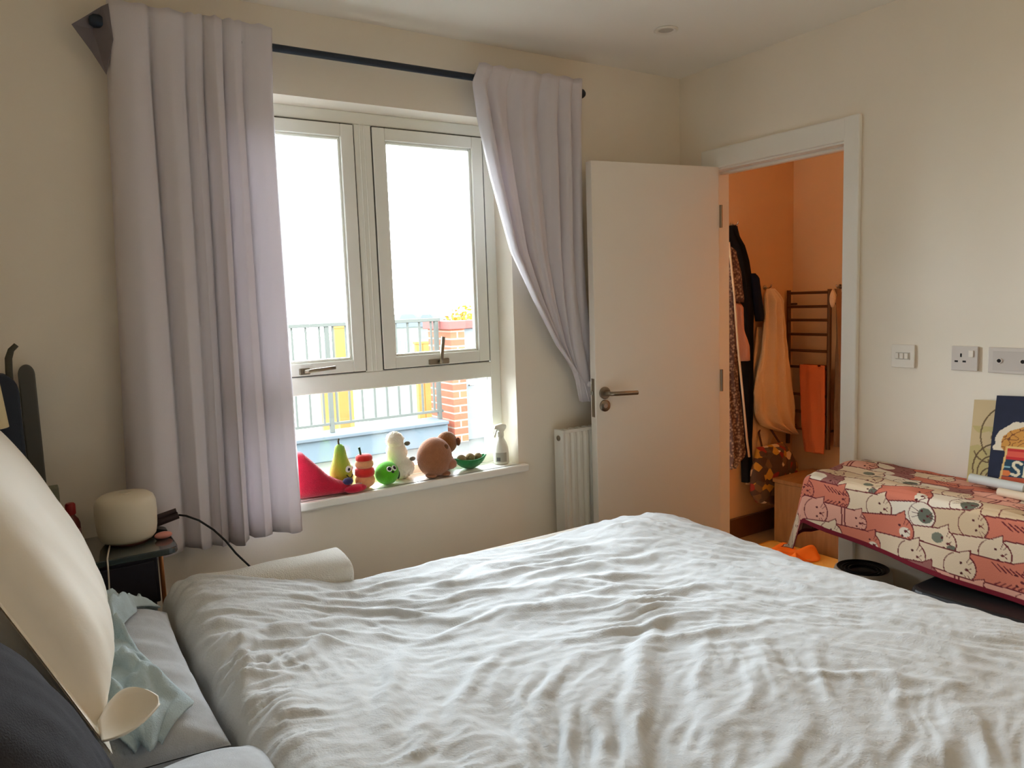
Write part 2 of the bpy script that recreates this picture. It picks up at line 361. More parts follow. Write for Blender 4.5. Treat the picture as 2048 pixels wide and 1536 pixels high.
# left curtain: wide flat pleats with sharp valleys
FOLDS_T = [-2.392, -2.282, -2.183, -2.130, -2.072, -2.015, -1.920]      # valleys at the heading
FOLDS_B = [-2.462, -2.300, -2.216, -2.160, -2.100, -2.022, -1.922]      # valleys at the hem
def left_curtain():
    cols = []
    for k in range(len(FOLDS_T)-1):
        for t in np.linspace(0, 1, 15)[(0 if k == 0 else 1):]: cols.append((k, float(t)))
    zt, zb, nv = 2.300, 0.632, 60
    front, back = [], []
    m = MB(); n = len(cols)
    def P(k, t, v):
        w = v**0.9
        x0 = FOLDS_T[k]*(1-w)+FOLDS_B[k]*w; x1 = FOLDS_T[k+1]*(1-w)+FOLDS_B[k+1]*w
        e = t if t < 0.5 else 1-t
        prof = max(0.0, math.sin(math.pi*t))**0.38
        lean = 0.012*math.sin(2*math.pi*t)*(0.4+0.6*v)
        dep = (0.050 + 0.022*v)*(0.8+0.35*math.sin(k*2.1+1))
        top = max(0.0, 1-v/0.035)
        y = -0.050 - dep*prof - 0.012*math.sin(3.1*v+k) * v
        y = -0.110 + (y+0.110)*min(1.0, 0.32+v*5.0)
        x = x0+(x1-x0)*t + lean
        z = zt + (zb-zt)*v
        if v < 0.05: z += 0.003*math.sin(9*t+k*3)*(1-v/0.05)
        if v > 0.97: z += 0.010*math.sin(k*1.7+t*2)
        return (x, y, z)
    vs = [P(k, t, j/(nv-1)) for j in range(nv) for (k, t) in cols]
    m.add(vs, [(j*n+i, j*n+i+1, (j+1)*n+i+1, (j+1)*n+i) for j in range(nv-1) for i in range(n-1)])
    return m
lc = thing('curtain', (-2.18, -0.08, 0.632), 'mauve grey curtain hanging straight left of the window', 'curtain')
left_curtain().build('panel', CURT, lc, smooth=True, solid=0.003)
hm = MB().add([(-2.485, -0.070, 2.225), (-2.405, -0.088, 2.282), (-2.388, -0.095, 2.290), (-2.385, -0.098, 2.19), (-2.408, -0.075, 2.095), (-2.44, -0.060, 2.16), (-2.43, -0.052, 2.225)],
              [(0, 1, 6), (1, 2, 3, 6), (3, 4, 6), (4, 5, 6), (5, 0, 6)])
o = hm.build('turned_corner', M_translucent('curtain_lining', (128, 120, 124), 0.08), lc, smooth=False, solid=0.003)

# right curtain: swept back behind the door
RZ = [2.29, 2.22, 2.13, 1.88, 1.595, 1.396, 1.207, 1.04, 0.95]
RI = [-1.150, -1.175, -1.150, -1.092, -1.012, -0.910, -0.802, -0.668, -0.640]
RO = [-0.662, -0.662, -0.660, -0.655, -0.650, -0.640, -0.615, -0.575, -0.56]
def right_curtain(u, v):
    z = 2.29 + (0.95-2.29)*v
    xi = interp(-z, [-q for q in RZ], RI); xo = interp(-z, [-q for q in RZ], RO)
    # columns bunch towards the outer side lower down
    e = u**(1.0+0.15*v)
    e2 = 0.78; x = xi + (xo-0.115-xi)*(u/e2)**(1.0+0.15*v) if u < e2 else None
    if u >= e2:
        x = (xo-0.115) + 0.115*((u-e2)/(1-e2))
    g = 0.046*(1-0.40*v)
    ph = u*34 + 2.2*math.sin(u*7)
    y = -0.046 - g*(abs(math.sin(ph*0.5))**0.7 + 0.35*math.sin(ph*0.23+1.5)) + 0.012*math.sin(u*55+v*6)*0.4
    y = -0.108 + (y+0.108)*min(1.0, 0.14+v*6.0)
    if z < 1.99: y = max(y, -0.098)
    y = min(y, -0.006)
    return (x, y, z + (0.003*math.sin(u*40) if v < 0.03 else 0))
rc = thing('curtain', (-0.9, -0.08, 0.95), 'mauve grey curtain swept aside behind the open door', 'curtain')
MB().grid(right_curtain, 150, 60).build('panel', CURT, rc, smooth=True, solid=0.003)
MB().tube([(-0.665, -0.105, 1.03), (-0.60, -0.113, 1.02), (-0.55, -0.06, 1.02), (-0.57, -0.004, 1.03)], 0.012, 10).build('tie_back', CURT, rc, smooth=True)

# ---------------------------------------------------------------- radiator
RADW = M('radiator_enamel', (222, 220, 210), 0.35)
rad = thing('radiator', (-0.45, -0.07, 0.24), 'white panel radiator under the right curtain, half hidden by the door', 'radiator')
RX0, RX1, RY0, RY1, RZ0, RZ1 = -0.802, -0.10, -0.098, -0.030, 0.24, 0.842
def rad_front(u, v):
    x = RX0+0.012 + (RX1-RX0-0.024)*u
    ph = (x-RX0-0.012)/0.0333; f = ph-math.floor(ph)
    d = 0.007*min(1, max(0, (0.5-abs(f-0.5))*5-0.5))
    k = min(1.0, min(v, 1-v)*24)
    return (x, RY0 + 0.007 - d*k, RZ0+0.012 + (RZ1-RZ0-0.024)*v)
MB().grid(rad_front, 250, 24).build('fluted_panel', RADW, rad, smooth=True)
MB().box(RX0, RX0+0.012, RY0+0.004, RY1, RZ0, RZ1).build('side_cover', RADW, rad, bevel=0.003)
MB().box(RX1-0.012, RX1, RY0+0.004, RY1, RZ0, RZ1).build('side_cover', RADW, rad, bevel=0.003)
MB().box(RX0+0.012, RX1-0.012, RY1-0.010, RY1, RZ0+0.01, RZ1-0.01).build('rear_panel', RADW, rad)
MB().box(RX0+0.012, RX1-0.012, RY0+0.004, RY0+0.012, RZ1-0.014, RZ1).build('top_edge', RADW, rad, bevel=0.002)
for k in range(18):
    x = RX0+0.03+k*0.0375
    MB().box(x, x+0.018, RY0+0.012, RY1-0.010, RZ1-0.006, RZ1-0.003).build('grille_slat', RADW, rad)
MB().lathe([(0, 0), (0.012, 0), (0.012, 0.003), (0.008, 0.004), (0.008, 0.002), (0, 0.002)], (RX0, -0.064, 0.806), (-1, 0, 0), 20).build('vent_plug', STEEL, rad, smooth='auto')
for x in (-0.70, -0.20): MB().box(x, x+0.03, RY1, -0.001, 0.30, 0.78).build('wall_bracket', RADW, rad)
vb = MB().tube([(RX0-0.02, -0.064, 0.0), (RX0-0.02, -0.064, 0.26)], 0.0075, 10).build('supply_pipe', CHROME, rad, smooth='auto')
MB().lathe([(0.012, 0.0), (0.018, 0.006), (0.018, 0.05), (0.012, 0.056), (0, 0.056)], (RX0-0.02, -0.064, 0.26), (0, 0, 1), 16).build('valve', PLASTW, rad, smooth='auto')

# ---------------------------------------------------------------- electrical plates on the door wall
def plate(name, y0, y1, z0, z1, label, cat):
    t = thing(name, (0, (y0+y1)/2, z0), label, cat)
    MB().box(-0.009, -0.0005, y1, y0, z0, z1).build('plate', PLASTW, t, bevel=0.002)
    return t
t = plate('light_switch', -1.063, -1.149, 1.106, 1.190, 'white square light switch beside the doorway', 'light switch')
MB().box(-0.0105, -0.009, -1.132, -1.080, 1.136, 1.162).build('rocker_surround', M('switch_grey', (196, 190, 178), 0.4), t)
for y in (-1.0845, -1.1025, -1.1205):
    r = MB().box(-0.0135, -0.0105, y-0.007, y+0.007, 1.139, 1.159); r.build('rocker', PLASTW, t, bevel=0.0012)
PLASTG = M('grey_white_plastic', (206, 198, 190), 0.4)
t = thing('wall_socket', (0, -1.32, 1.108), 'single switched wall socket, middle of the three wall plates', 'socket')
MB().box(-0.010, -0.0005, -1.363, -1.277, 1.108, 1.191).build('plate', PLASTG, t, bevel=0.002)
MB().box(-0.0135, -0.010, -1.350, -1.334, 1.155, 1.177).build('rocker', PLASTW, t, bevel=0.0015)
for y, z, a, b in ((-1.309, 1.160, 0.003, 0.006), (-1.294, 1.139, 0.0055, 0.003), (-1.320, 1.139, 0.0055, 0.003)):
    MB().box(-0.0103, -0.0095, y-a, y+a, z-b, z+b).build('pin_hole', DARKHOLE, t)
t = thing('media_plate', (0, -1.468, 1.106), 'wide double media plate with round black sockets, cut by the right edge', 'socket')
MB().box(-0.010, -0.0005, -1.541, -1.395, 1.106, 1.190).build('plate', PLASTG, t, bevel=0.002)
fm = MB(); fm.box(-0.0115, -0.010, -1.528, -1.410, 1.116, 1.178); fm.build('inner_frame', M('plate_inner', (196, 188, 180), 0.45), t, bevel=0.001)
for y in (-1.430, -1.500):
    s_ = MB().lathe([(0.0095, 0.0), (0.0095, 0.003), (0.0065, 0.003), (0.0065, 0.001), (0, 0.001)], (-0.0115, y, 1.147), (-1, 0, 0), 18).build('socket_ring', PLASTG, t, smooth='auto')
    MB().lathe([(0, 0.0012), (0.0062, 0.0012), (0.0062, 0.0018), (0, 0.0018)], (-0.0115, y, 1.147), (-1, 0, 0), 18).build('socket_hole', DARKHOLE, s_)

# ceiling downlight (switched off)
t = thing('ceiling_downlight', (-0.53, -0.455, H), 'small round recessed downlight in the bedroom ceiling, switched off', 'light')
MB().lathe([(0.028, -0.001), (0.044, -0.001), (0.045, -0.005), (0.040, -0.008), (0.030, -0.006), (0.028, -0.001)], (-0.53, -0.455, H), (0, 0, 1), 28).build('bezel', PLASTW, t, smooth=True)
MB().lathe([(0, -0.002), (0.029, -0.002), (0.029, -0.003), (0, -0.003)], (-0.53, -0.455, H), (0, 0, 1), 24).build('lens', M('lens_grey', (190, 184, 172), 0.3), t)

# ---------------------------------------------------------------- pillows and bedding helpers
def pillow(mb, c, ax, ay, az, hx, hy, hz, n=40, p=2.6, wr=0.004, seed=0, pinch=0.10, wscale=9.0, flange=0.0):
    c, ax, ay, az = (Vector(q) for q in (c, ax, ay, az))
    us = np.linspace(-1, 1, n); us = np.sin(us*np.pi/2)*0.6+us*0.4
    U, V = np.meshgrid(us, us)
    fu = np.clip(np.abs(U)/(1-flange), 0, 1); fv = np.clip(np.abs(V)/(1-flange), 0, 1)
    T = np.clip((1-fu**p)*(1-fv**p), 0, 1)**0.48 + 0.01
    px = U*(1-pinch*(1-(V)**2)*np.abs(U)**6*0.6); py = V*(1-pinch*(1-(U)**2)*np.abs(V)**6*0.6)
    edge = np.maximum(np.abs(U), np.abs(V))
    for sgn in (1, -1):
        w = wr*pnoise(U*1.6+seed, V*wscale*0.5+seed*3+U*1.2, seed) + wr*0.45*pnoise(U*2.5+9, V*wscale*1.6+U*3, seed+2)*np.clip(0.6-U, 0, 1)
        h = sgn*(hz*T) + w*(edge < 0.999)*np.clip(T*2, 0, 1)
        vs = [c + ax*(hx*float(px[i, j])) + ay*(hy*float(py[i, j])) + az*float(h[i, j]) for i in range(n) for j in range(n)]
        mb.add(vs, [(i*n+j, i*n+j+1, (i+1)*n+j+1, (i+1)*n+j) for i in range(n-1) for j in range(n-1)])
    return mb

LINEN = M('grey_linen', (192, 196, 200), 0.9, spec=0.15, var=0.06, vscale=60, bump=0.35, bscale=420, sheen=0.1)
CHARC = M('charcoal_fabric', (62, 62, 66), 0.92, spec=0.15, var=0.08, vscale=50, bump=0.4, bscale=380)
CREAM = M('cream_satin', (242, 234, 218), 0.6, spec=0.3, bump=0.05, bscale=200, sheen=0.1)
DUVET = M('white_cotton', (208, 211, 212), 0.9, spec=0.15, bump=0.3, bscale=220, sheen=0.15)
MATT = M('mattress_white', (222, 216, 204), 0.9, bump=0.2, bscale=200)

# bed
MX0, MX1, MY0, MY1, MZ0, MZ1 = -2.85, -0.86, -2.12, -0.44, 0.30, 0.56
bed = thing('bed', (-1.85, -1.28, 0), 'wide double bed with a dark upholstered base, under the white duvet', 'bed')
B(MX0, MX1, MY0, MY1, 0.08, MZ0).build('base', CHARC, bed, bevel=0.02)
tag(B(XL+0.016, XL+0.075, MY0, MY1, 0.05, 1.02).build('headboard', CHARC, bevel=0.025, segs=3), 'dark upholstered headboard against the wall behind the pillows', 'headboard')
for x in (MX0+0.08, MX1-0.08):
    for y in (MY0+0.08, MY1-0.08): MB().lathe([(0, 0), (0.02, 0), (0.028, 0.08), (0, 0.08)], (x, y, 0), (0, 0, 1), 14).build('foot', BLACKM, bed, smooth='auto')
mt = B(MX0, MX1, MY0, MY1, MZ0, MZ1).build('mattress', MATT, bevel=0.05, segs=4)
tag(mt, 'thick white mattress on the bed base, mostly covered', 'mattress')

# duvet ------------------------------------------------------------
def make_duvet():
    nx, ny = 430, 380
    DX0, DX1 = -2.425, -0.80                 # head edge, foot edge of the top surface
    S = np.linspace(-0.10, (DX1-DX0)+0.30, nx)   # arclength from the head edge
    T = np.linspace(-0.16, 2.05, ny)             # arclength from the far edge towards the camera
    s, t = np.meshgrid(S, T, indexing='ij')
    x = DX0 + s
    yfar = np.interp(x, [-2.45, -2.3, -2.1, -1.95, -1.44, -0.80], [-0.45, -0.47, -0.53, -0.57, -0.60, -0.66])
    y = yfar - t
    # rounding over the edges: far, foot, head
    r = 0.055
    def drop(d, r):
        # d: distance beyond the start of the rounded edge; returns (horizontal run, fall)
        a = np.clip(d/r, 0, np.pi/2); run = r*np.sin(a); fall = r*(1-np.cos(a)); ex = np.clip(d-r*np.pi/2, 0, None)
        return run, fall+ex
    ds = np.clip(s-(DX1-DX0-r), 0, None); runs, falls = drop(ds, r)
    x = np.where(ds > 0, DX1-r+runs, x)
    dt = np.clip(-t+r*0.9, 0, None); runt, fallt = drop(dt, r*0.9)
    y = np.where(dt > 0, yfar-r*0.9+runt, y)
    dn_ = np.clip(t-1.50, 0, None); runn, falln = drop(dn_, 0.08)
    y = np.where(dn_ > 0, yfar-1.50-runn, y)
    rh = 0.045
    dh = np.clip(-s+rh, 0, None); runh, fallh = drop(dh, rh)
    x = np.where(dh > 0, DX0+rh-runh, x)
    z = np.full_like(x, 0.612)
    hump = lambda cx, cy, sx, sy, a: a*np.exp(-((x-cx)/sx)**2-((y-cy)/sy)**2)
    z += 0.078*np.clip((-2.00-x)/0.36, 0, 1)**1.15*(1-0.25*np.exp(-((x+2.43)/0.05)**2))
    z += hump(-0.98, -0.80, 0.22, 0.18, 0.030) + hump(-1.5, -1.0, 0.35, 0.3, 0.012) + hump(-2.1, -1.45, 0.3, 0.25, 0.015)
    z += hump(-1.1, -1.75, 0.30, 0.25, 0.018) - hump(-1.25, -0.62, 0.22, 0.10, 0.008)
    z += 0.010*pnoise(x*2.3, y*2.3, 1) + 0.005*pnoise(x*5, y*5, 2)
    # wrinkle field: stretched ridged noise, three directions blended over the bed, plus single long creases
    rs = np.random.RandomState(11)
    W = np.zeros_like(z)
    xw = x + 0.05*pnoise(x*3+3, y*3, 7) + 0.015*pnoise(x*9, y*9, 17); yw = y + 0.05*pnoise(x*3, y*3+8, 8) + 0.015*pnoise(x*9+4, y*9, 18)
    def aniso(l, d, fl, fd, seed, wd=0.20):
        n = pnoise(l*fl, d*fd, seed); return np.exp(-(n/wd)**2) - 0.35
    sm = lambda q, a0, a1: np.clip((q-a0)/(a1-a0), 0, 1)**2*(3-2*np.clip((q-a0)/(a1-a0), 0, 1))
    dist = np.hypot(xw+2.67, yw+2.63); ang = np.arctan2(yw+2.63, xw+2.67)
    near = 1-sm(dist, 1.35, 1.85)                       # close to the camera: folds run away from it
    foot = sm(x, -1.45, -1.05)*(1-near)
    mid = (1-near)*(1-foot)
    patch = lambda k, f=2.0: np.clip(0.62+1.2*pnoise(x*f+k, y*f-k, 20+k), 0.12, 1.3)
    W += 1.35*near*patch(1)*(0.0115*aniso(dist, ang*1.35, 2.2, 9.0, 31, 0.22) + 0.0040*aniso(dist, ang*1.35, 4.0, 24.0, 32))
    l2 = xw*0.93-yw*0.36; d2 = xw*0.36+yw*0.93
    W += 1.35*mid*patch(2)*(0.0100*aniso(l2, d2, 2.2, 9.5, 33, 0.22) + 0.0036*aniso(l2, d2, 4.0, 24.0, 34))
    l3 = xw*0.45-yw*0.89; d3 = xw*0.89+yw*0.45
    W += 1.35*foot*patch(3)*(0.0055*aniso(l3, d3, 1.6, 12.0, 35, 0.24) + 0.0024*aniso(l3, d3, 3.0, 30.0, 36))
    head = 1-sm(x, -2.25, -1.95)
    l4 = xw*0.90+yw*0.43; d4 = -xw*0.43+yw*0.90
    W += 1.55*head*patch(4, 3.0)*(0.0100*aniso(l4, d4, 3.0, 13.0, 37, 0.20) + 0.0045*aniso(l4, d4, 6.0, 30.0, 38))
    def crease(cx, cy, ang, L, w, a):
        ca, sa = math.cos(ang), math.sin(ang); dx, dy = xw-cx, yw-cy
        l = dx*ca+dy*sa; d = -dx*sa+dy*ca + 0.25*(l**2)/L
        env = np.exp(-(l/(L*0.5))**2*1.5)
        q = d/w
        return a*env*(np.exp(-q**2) - 0.40*np.exp(-((q-1.7)/1.1)**2))
    for i in range(26):
        cx = rs.uniform(-2.25, -1.0); cy = rs.uniform(-1.85, -0.75)
        base = math.atan2(cy+2.63, cx+2.67) if math.hypot(cx+2.67, cy+2.63) < 1.5 else -0.38
        W += crease(cx, cy, base+rs.uniform(-0.35, 0.35), rs.uniform(0.2, 0.5), rs.uniform(0.014, 0.026), rs.uniform(0.003, 0.009))
    for a in ((-2.14, -1.28, 1.05, 0.50, 0.022, 0.014), (-2.02, -1.42, 0.95, 0.50, 0.022, 0.014), (-1.88, -1.50, 0.80, 0.40, 0.022, 0.012), (-2.26, -1.10, 0.55, 0.30, 0.018, 0.016),
              (-1.62, -1.46, 0.75, 0.45, 0.024, 0.013), (-2.18, -0.92, 0.15, 0.35, 0.018, 0.015), (-2.22, -1.02, -0.30, 0.30, 0.016, 0.014), (-1.70, -0.78, 0.08, 0.70, 0.024, 0.009), (-1.55, -1.15, -0.45, 0.45, 0.024, 0.013),
              (-1.30, -1.22, -0.35, 0.45, 0.020, 0.009), (-1.95, -0.70, 0.10, 0.5, 0.020, 0.009), (-1.25, -0.98, -0.1, 0.4, 0.018, 0.007)):
        W += crease(*a)
    W += 0.0016*pnoise(x*22, y*26, 5) + 0.0011*pnoise(x*38, y*52, 6) + 0.0006*pnoise(x*90, y*80, 9)
    W = np.clip(W, -0.022, 0.042)
    flat = np.exp(-(falls+fallt*1.2+falln)*5)*np.clip(1-fallh*8, 0.25, 1)
    z = z + W*flat
    z = z - falls - falln - fallt - fallh*np.where(dh > 0, 1.0, 0)
    z = np.maximum(z, 0.30)
    z = np.where(s < rh, np.maximum(z, 0.575), z)
    z = np.where((t < 0.05) & (s < DX1-DX0), np.maximum(z, 0.50), z)
    sidew = np.clip(falls*6, 0, 1); x = x + sidew*0.010*np.sin(y*26+2*np.sin(y*9)) + np.clip(falls*2.5, 0, 0.03)
    x = x + np.where(dh > 0, 0.010*pnoise(y*9, s*4, 12)*np.clip(dh*20, 0, 1), 0)
    v = np.stack([x, y, z], -1).reshape(-1, 3)
    ii = np.arange(nx*ny).reshape(nx, ny)
    q = np.stack([ii[:-1, :-1], ii[1:, :-1], ii[1:, 1:], ii[:-1, 1:]], -1).reshape(-1, 4)
    m = MB(); m.v = v.tolist(); m.f = [tuple(f) for f in q.tolist()]
    return m
dv = make_duvet().build('duvet', DUVET, smooth=True, solid=0.006)
tag(dv, 'large rumpled white duvet spread over the bed', 'duvet')

# rolled white towel beyond the duvet
TOWELW = M('white_terry', (232, 230, 222), 0.95, spec=0.1, bump=0.9, bscale=260, sheen=0.2)
def roll(u, v):
    th = 2*math.pi*u; k = min(1.0, min(v*16, (1-v)*60))**0.5
    x = -2.36 + 0.43*v; yc = -0.475 - 0.03*v; rr = (0.80+0.2*k)
    wob = 1+0.05*math.sin(3*th+5*v)+0.03*math.sin(13*v+th)
    return (x, yc + 0.085*rr*wob*math.cos(th)*abs(math.cos(th))**-0.25, 0.617 + 0.052*rr*wob*math.sin(th)*abs(math.sin(th)+1e-6)**-0.3 + 0.012*(1-v)*0 )
rt_ = MB().grid(roll, 40, 60, wrap=True)
n0 = len(rt_.v); rt_.f += [tuple(range(40))[::-1], tuple(n0-40+i for i in range(40))]
tag(rt_.build('folded_towel', TOWELW, smooth='auto', angle=70), 'folded white towel along the far side of the bed', 'towel')

# grey sleeping pillows
tag(pillow(MB(), (-2.655, -0.985, 0.655), (1, 0, 0), (0, 1, 0), (0, 0, 1), 0.215, 0.345, 0.088, n=110, wr=0.008, seed=2, wscale=12.0).build('pillow', LINEN, smooth=True, weld=True), 'flat grey ribbed pillow beside the duvet edge', 'pillow')
tag(pillow(MB(), (-2.62, -1.70, 0.655), (1, 0.03, 0), (-0.03, 1, 0), (0, 0, 1), 0.235, 0.335, 0.092, n=90, wr=0.007, seed=5, wscale=9.0).build('pillow', LINEN, smooth=True, weld=True), 'grey pillow nearest the camera, bottom edge of the photo', 'pillow')
# cream pillow leaning on the headboard, charcoal cushion behind it
up = Vector((-0.42, 0, 0.907)); nr = Vector((0.907, 0, 0.42))
cp = thing('pillow', (-2.74, -0.99, 0.72), 'tall cream satin pillow leaning against the headboard', 'pillow')
pillow(MB(), (-2.745, -0.99, 0.990), up, (0, 1, 0), nr, 0.300, 0.365, 0.105, n=72, wr=0.004, seed=4, p=2.9, flange=0.09).build('cushion', CREAM, cp, smooth=True, weld=True)
def flap(u, v):
    x = -2.632 + 0.086*u
    bulge = math.sin(math.pi*min(max(u*0.86+0.10, 0), 1))**0.7
    yf = -1.368 + 0.088*bulge + 0.02*u; yn = -1.372 - 0.036*bulge + 0.03*u
    y = yf + (yn-yf)*v
    return (x, y, 0.776 - 0.028*math.sin(math.pi*v)*bulge + 0.010*(1-v)*bulge - 0.014*(1-u))
MB().grid(flap, 24, 12).build('pillowcase_flap', CREAM, cp, smooth=True, solid=0.003)
tag(pillow(MB(), (-2.735, -1.515, 0.805), up, (0, 1, 0), nr, 0.200, 0.175, 0.085, n=44, wr=0.004, seed=8).build('cushion', CHARC, smooth=True, weld=True), 'charcoal cushion in the lower left corner, beside the cream pillow', 'cushion')

# pale blue crumpled cloth on the grey pillow
BLUECL = M('pale_blue_muslin', (186, 204, 210), 0.92, spec=0.12, var=0.10, vscale=25, bump=0.5, bscale=350, sheen=0.1)
CY = [-0.60, -0.66, -0.73, -0.80, -0.89, -0.97, -1.05, -1.12, -1.18, -1.25, -1.32]
CXR = [-2.475, -2.455, -2.515, -2.520, -2.555, -2.552, -2.545, -2.528, -2.512, -2.480, -2.545]
CXL = [-2.545, -2.575, -2.60, -2.63, -2.64, -2.65, -2.65, -2.65, -2.64, -2.635, -2.585]
def cloth(u, v):
    y = -0.60 - 0.72*v
    xr = interp(-y, [-q for q in CY], CXR); xl = interp(-y, [-q for q in CY], CXL)
    x = xl + (xr-xl)*u
    pu, pv = (x+2.655)/0.215, (y+0.985)/0.345
    T = max(0, (1-abs(pu)**2.6)*(1-abs(pv)**2.6))**0.48
    base = 0.655 + 0.088*T
    f = 0.5+0.5*math.sin(u*11 + 5*math.sin(v*5) + 3*v)
    w = 0.034*f**2.2 + 0.012*math.sin(v*13+u*4) + 0.026*float(pnoise(u*4, v*10, 3)) + 0.008*float(pnoise(u*11, v*22, 4))
    w *= 1-0.75*min(1.0, max(0.0, (v-0.78)/0.12))
    e = min(1.0, min(u, 1-u)*8)
    return (x, y + 0.012*math.sin(u*9), base + 0.008 + max(0.0, w)*e + 0.002)
tag(MB().grid(cloth, 60, 110).build('muslin_cloth', BLUECL, smooth=True, solid=0.004), 'crumpled pale blue cloth lying on the grey pillow', 'cloth')
# ---------------------------------------------------------------- bedside table and what stands on it
NSTOP = M('dark_glass_top', (44, 58, 62), 0.12, spec=0.6, coat=0.5)
NSBODY = M('dark_navy_lacquer', (36, 36, 48), 0.4)
BRASS = M('copper_tube', (190, 130, 84), 0.3, metal=0.9)
ns = thing('bedside_table', (-2.61, -0.27, 0), 'dark glass-topped bedside table in the corner by the curtain', 'bedside table')
def rrect(x0, x1, y0, y1, r, n=6):
    P = []
    for cx, cy, a0 in ((x1-r, y1-r, 0), (x0+r, y1-r, 90), (x0+r, y0+r, 180), (x1-r, y0+r, 270)):
        for k in range(n+1):
            a = math.radians(a0+90*k/n); P.append((cx+r*math.cos(a), cy+r*math.sin(a)))
    return P
NX0, NX1, NY0, NY1, NZ = -2.85, -2.368, -0.412, -0.145, 0.75
MB().prism(rrect(NX0, NX1, NY0, NY1, 0.035), (0, 0, 0), (1, 0, 0), (0, 1, 0), (0, 0, 1), NZ-0.018, NZ).build('top', NSTOP, ns, bevel=0.003)
B(NX0+0.02, NX1-0.055, NY0+0.02, NY1-0.01, 0.60, NZ-0.018).build('drawer_box', NSBODY, ns, bevel=0.003)
dr = B(NX0+0.03, NX1-0.065, NY0+0.012, NY0+0.02, 0.612, NZ-0.030).build('drawer', NSBODY, ns, bevel=0.002)
MB().lathe([(0, 0), (0.006, 0), (0.006, 0.010), (0.011, 0.014), (0.011, 0.020), (0, 0.022)], (-2.60, NY0+0.012, 0.665), (0, -1, 0), 16).build('knob', BRASS, dr, smooth='auto')
B(NX0+0.02, NX1-0.055, NY0+0.02, NY1-0.01, 0.26, 0.28).build('shelf', NSBODY, ns, bevel=0.002)
for x in (NX0+0.03, NX1-0.075):
    for y in (NY0+0.03, NY1-0.025): MB().tube([(x, y, 0), (x, y, 0.60)], 0.011, 10).build('leg', NSBODY, ns, smooth='auto')
B(NX0+0.02, NX1-0.07, NY1-0.022, NY1-0.012, 0.28, 0.60).build('back_panel', NSBODY, ns)
MB().tube([(NX1-0.045, NY0+0.03, 0.0), (NX1-0.045, NY0+0.03, NZ-0.018)], 0.006, 10).build('copper_post', BRASS, ns, smooth='auto')
# white pod speaker/diffuser
DIFFW = M('diffuser_white', (226, 216, 194), 0.45)
df = thing('aroma_diffuser', (-2.478, -0.255, NZ), 'squat white rounded diffuser on the bedside table', 'diffuser')
MB().lathe([(0, 0.004), (0.055, 0.004), (0.066, 0.008), (0.074, 0.018), (0.078, 0.040), (0.0805, 0.085), (0.0795, 0.112), (0.074, 0.128), (0.062, 0.137), (0.030, 0.1405), (0, 0.141)], (-2.478, -0.255, NZ), (0, 0, 1), 48).build('body', DIFFW, df, smooth=True)
MB().lathe([(0, 0.0), (0.052, 0.0), (0.055, 0.004), (0, 0.005)], (-2.478, -0.255, NZ), (0, 0, 1), 32).build('base_ring', M('rose_band', (150, 92, 84), 0.5), df, smooth='auto')
MB().lathe([(0.010, 0.1412), (0.018, 0.1400), (0.018, 0.1425), (0.010, 0.1425)], (-2.478, -0.255, NZ), (0, 0, 1), 20).build('mist_outlet', DIFFW, df, smooth='auto')
MB().tube([(-2.53, -0.305, NZ+0.008), (-2.538, -0.36, NZ+0.006), (-2.545, -0.412, NZ+0.004), (-2.546, -0.420, NZ-0.03), (-2.548, -0.418, 0.66), (-2.543, -0.420, 0.61), (-2.556, -0.424, 0.58), (-2.56, -0.424, 0.50), (-2.56, -0.42, 0.1)], 0.0022, 8).build('power_cable', PLASTW, df, smooth=True)
# pink capsule beside it
tag(MB().ell((-2.392, -0.30, NZ+0.0105), (0.024, 0.012, 0.0105), 18, 10).build('pink_capsule', M('pink_plastic', (226, 150, 136), 0.35), smooth=True), 'small pink capsule beside the white diffuser', 'trinket')
# dark straightener with its cable
hs = thing('hair_tongs', (-2.37, -0.18, NZ), 'dark brown hair tongs lying behind the diffuser, cable trailing right', 'hair tongs')
TONG = M('dark_brown_plastic', (58, 44, 46), 0.35)
MB().tube([(-2.46, -0.165, NZ+0.013), (-2.40, -0.17, NZ+0.014), (-2.330, -0.175, NZ+0.030)], [0.011, 0.0125, 0.011], 12).build('barrel', TONG, hs, smooth='auto')
MB().tube([(-2.45, -0.165, NZ+0.028), (-2.39, -0.17, NZ+0.032), (-2.335, -0.175, NZ+0.045)], [0.007, 0.009, 0.008], 12).build('clamp_arm', TONG, hs, smooth='auto')
MB().tube([(-2.330, -0.175, NZ+0.030), (-2.31, -0.180, 0.775), (-2.275, -0.185, 0.755), (-2.235, -0.19, 0.718), (-2.205, -0.20, 0.68), (-2.178, -0.21, 0.635), (-2.14, -0.22, 0.585), (-2.10, -0.23, 0.54), (-2.06, -0.24, 0.45), (-2.05, -0.24, 0.1)], 0.0032, 8).build('cable', BLACKM, hs, smooth=True)
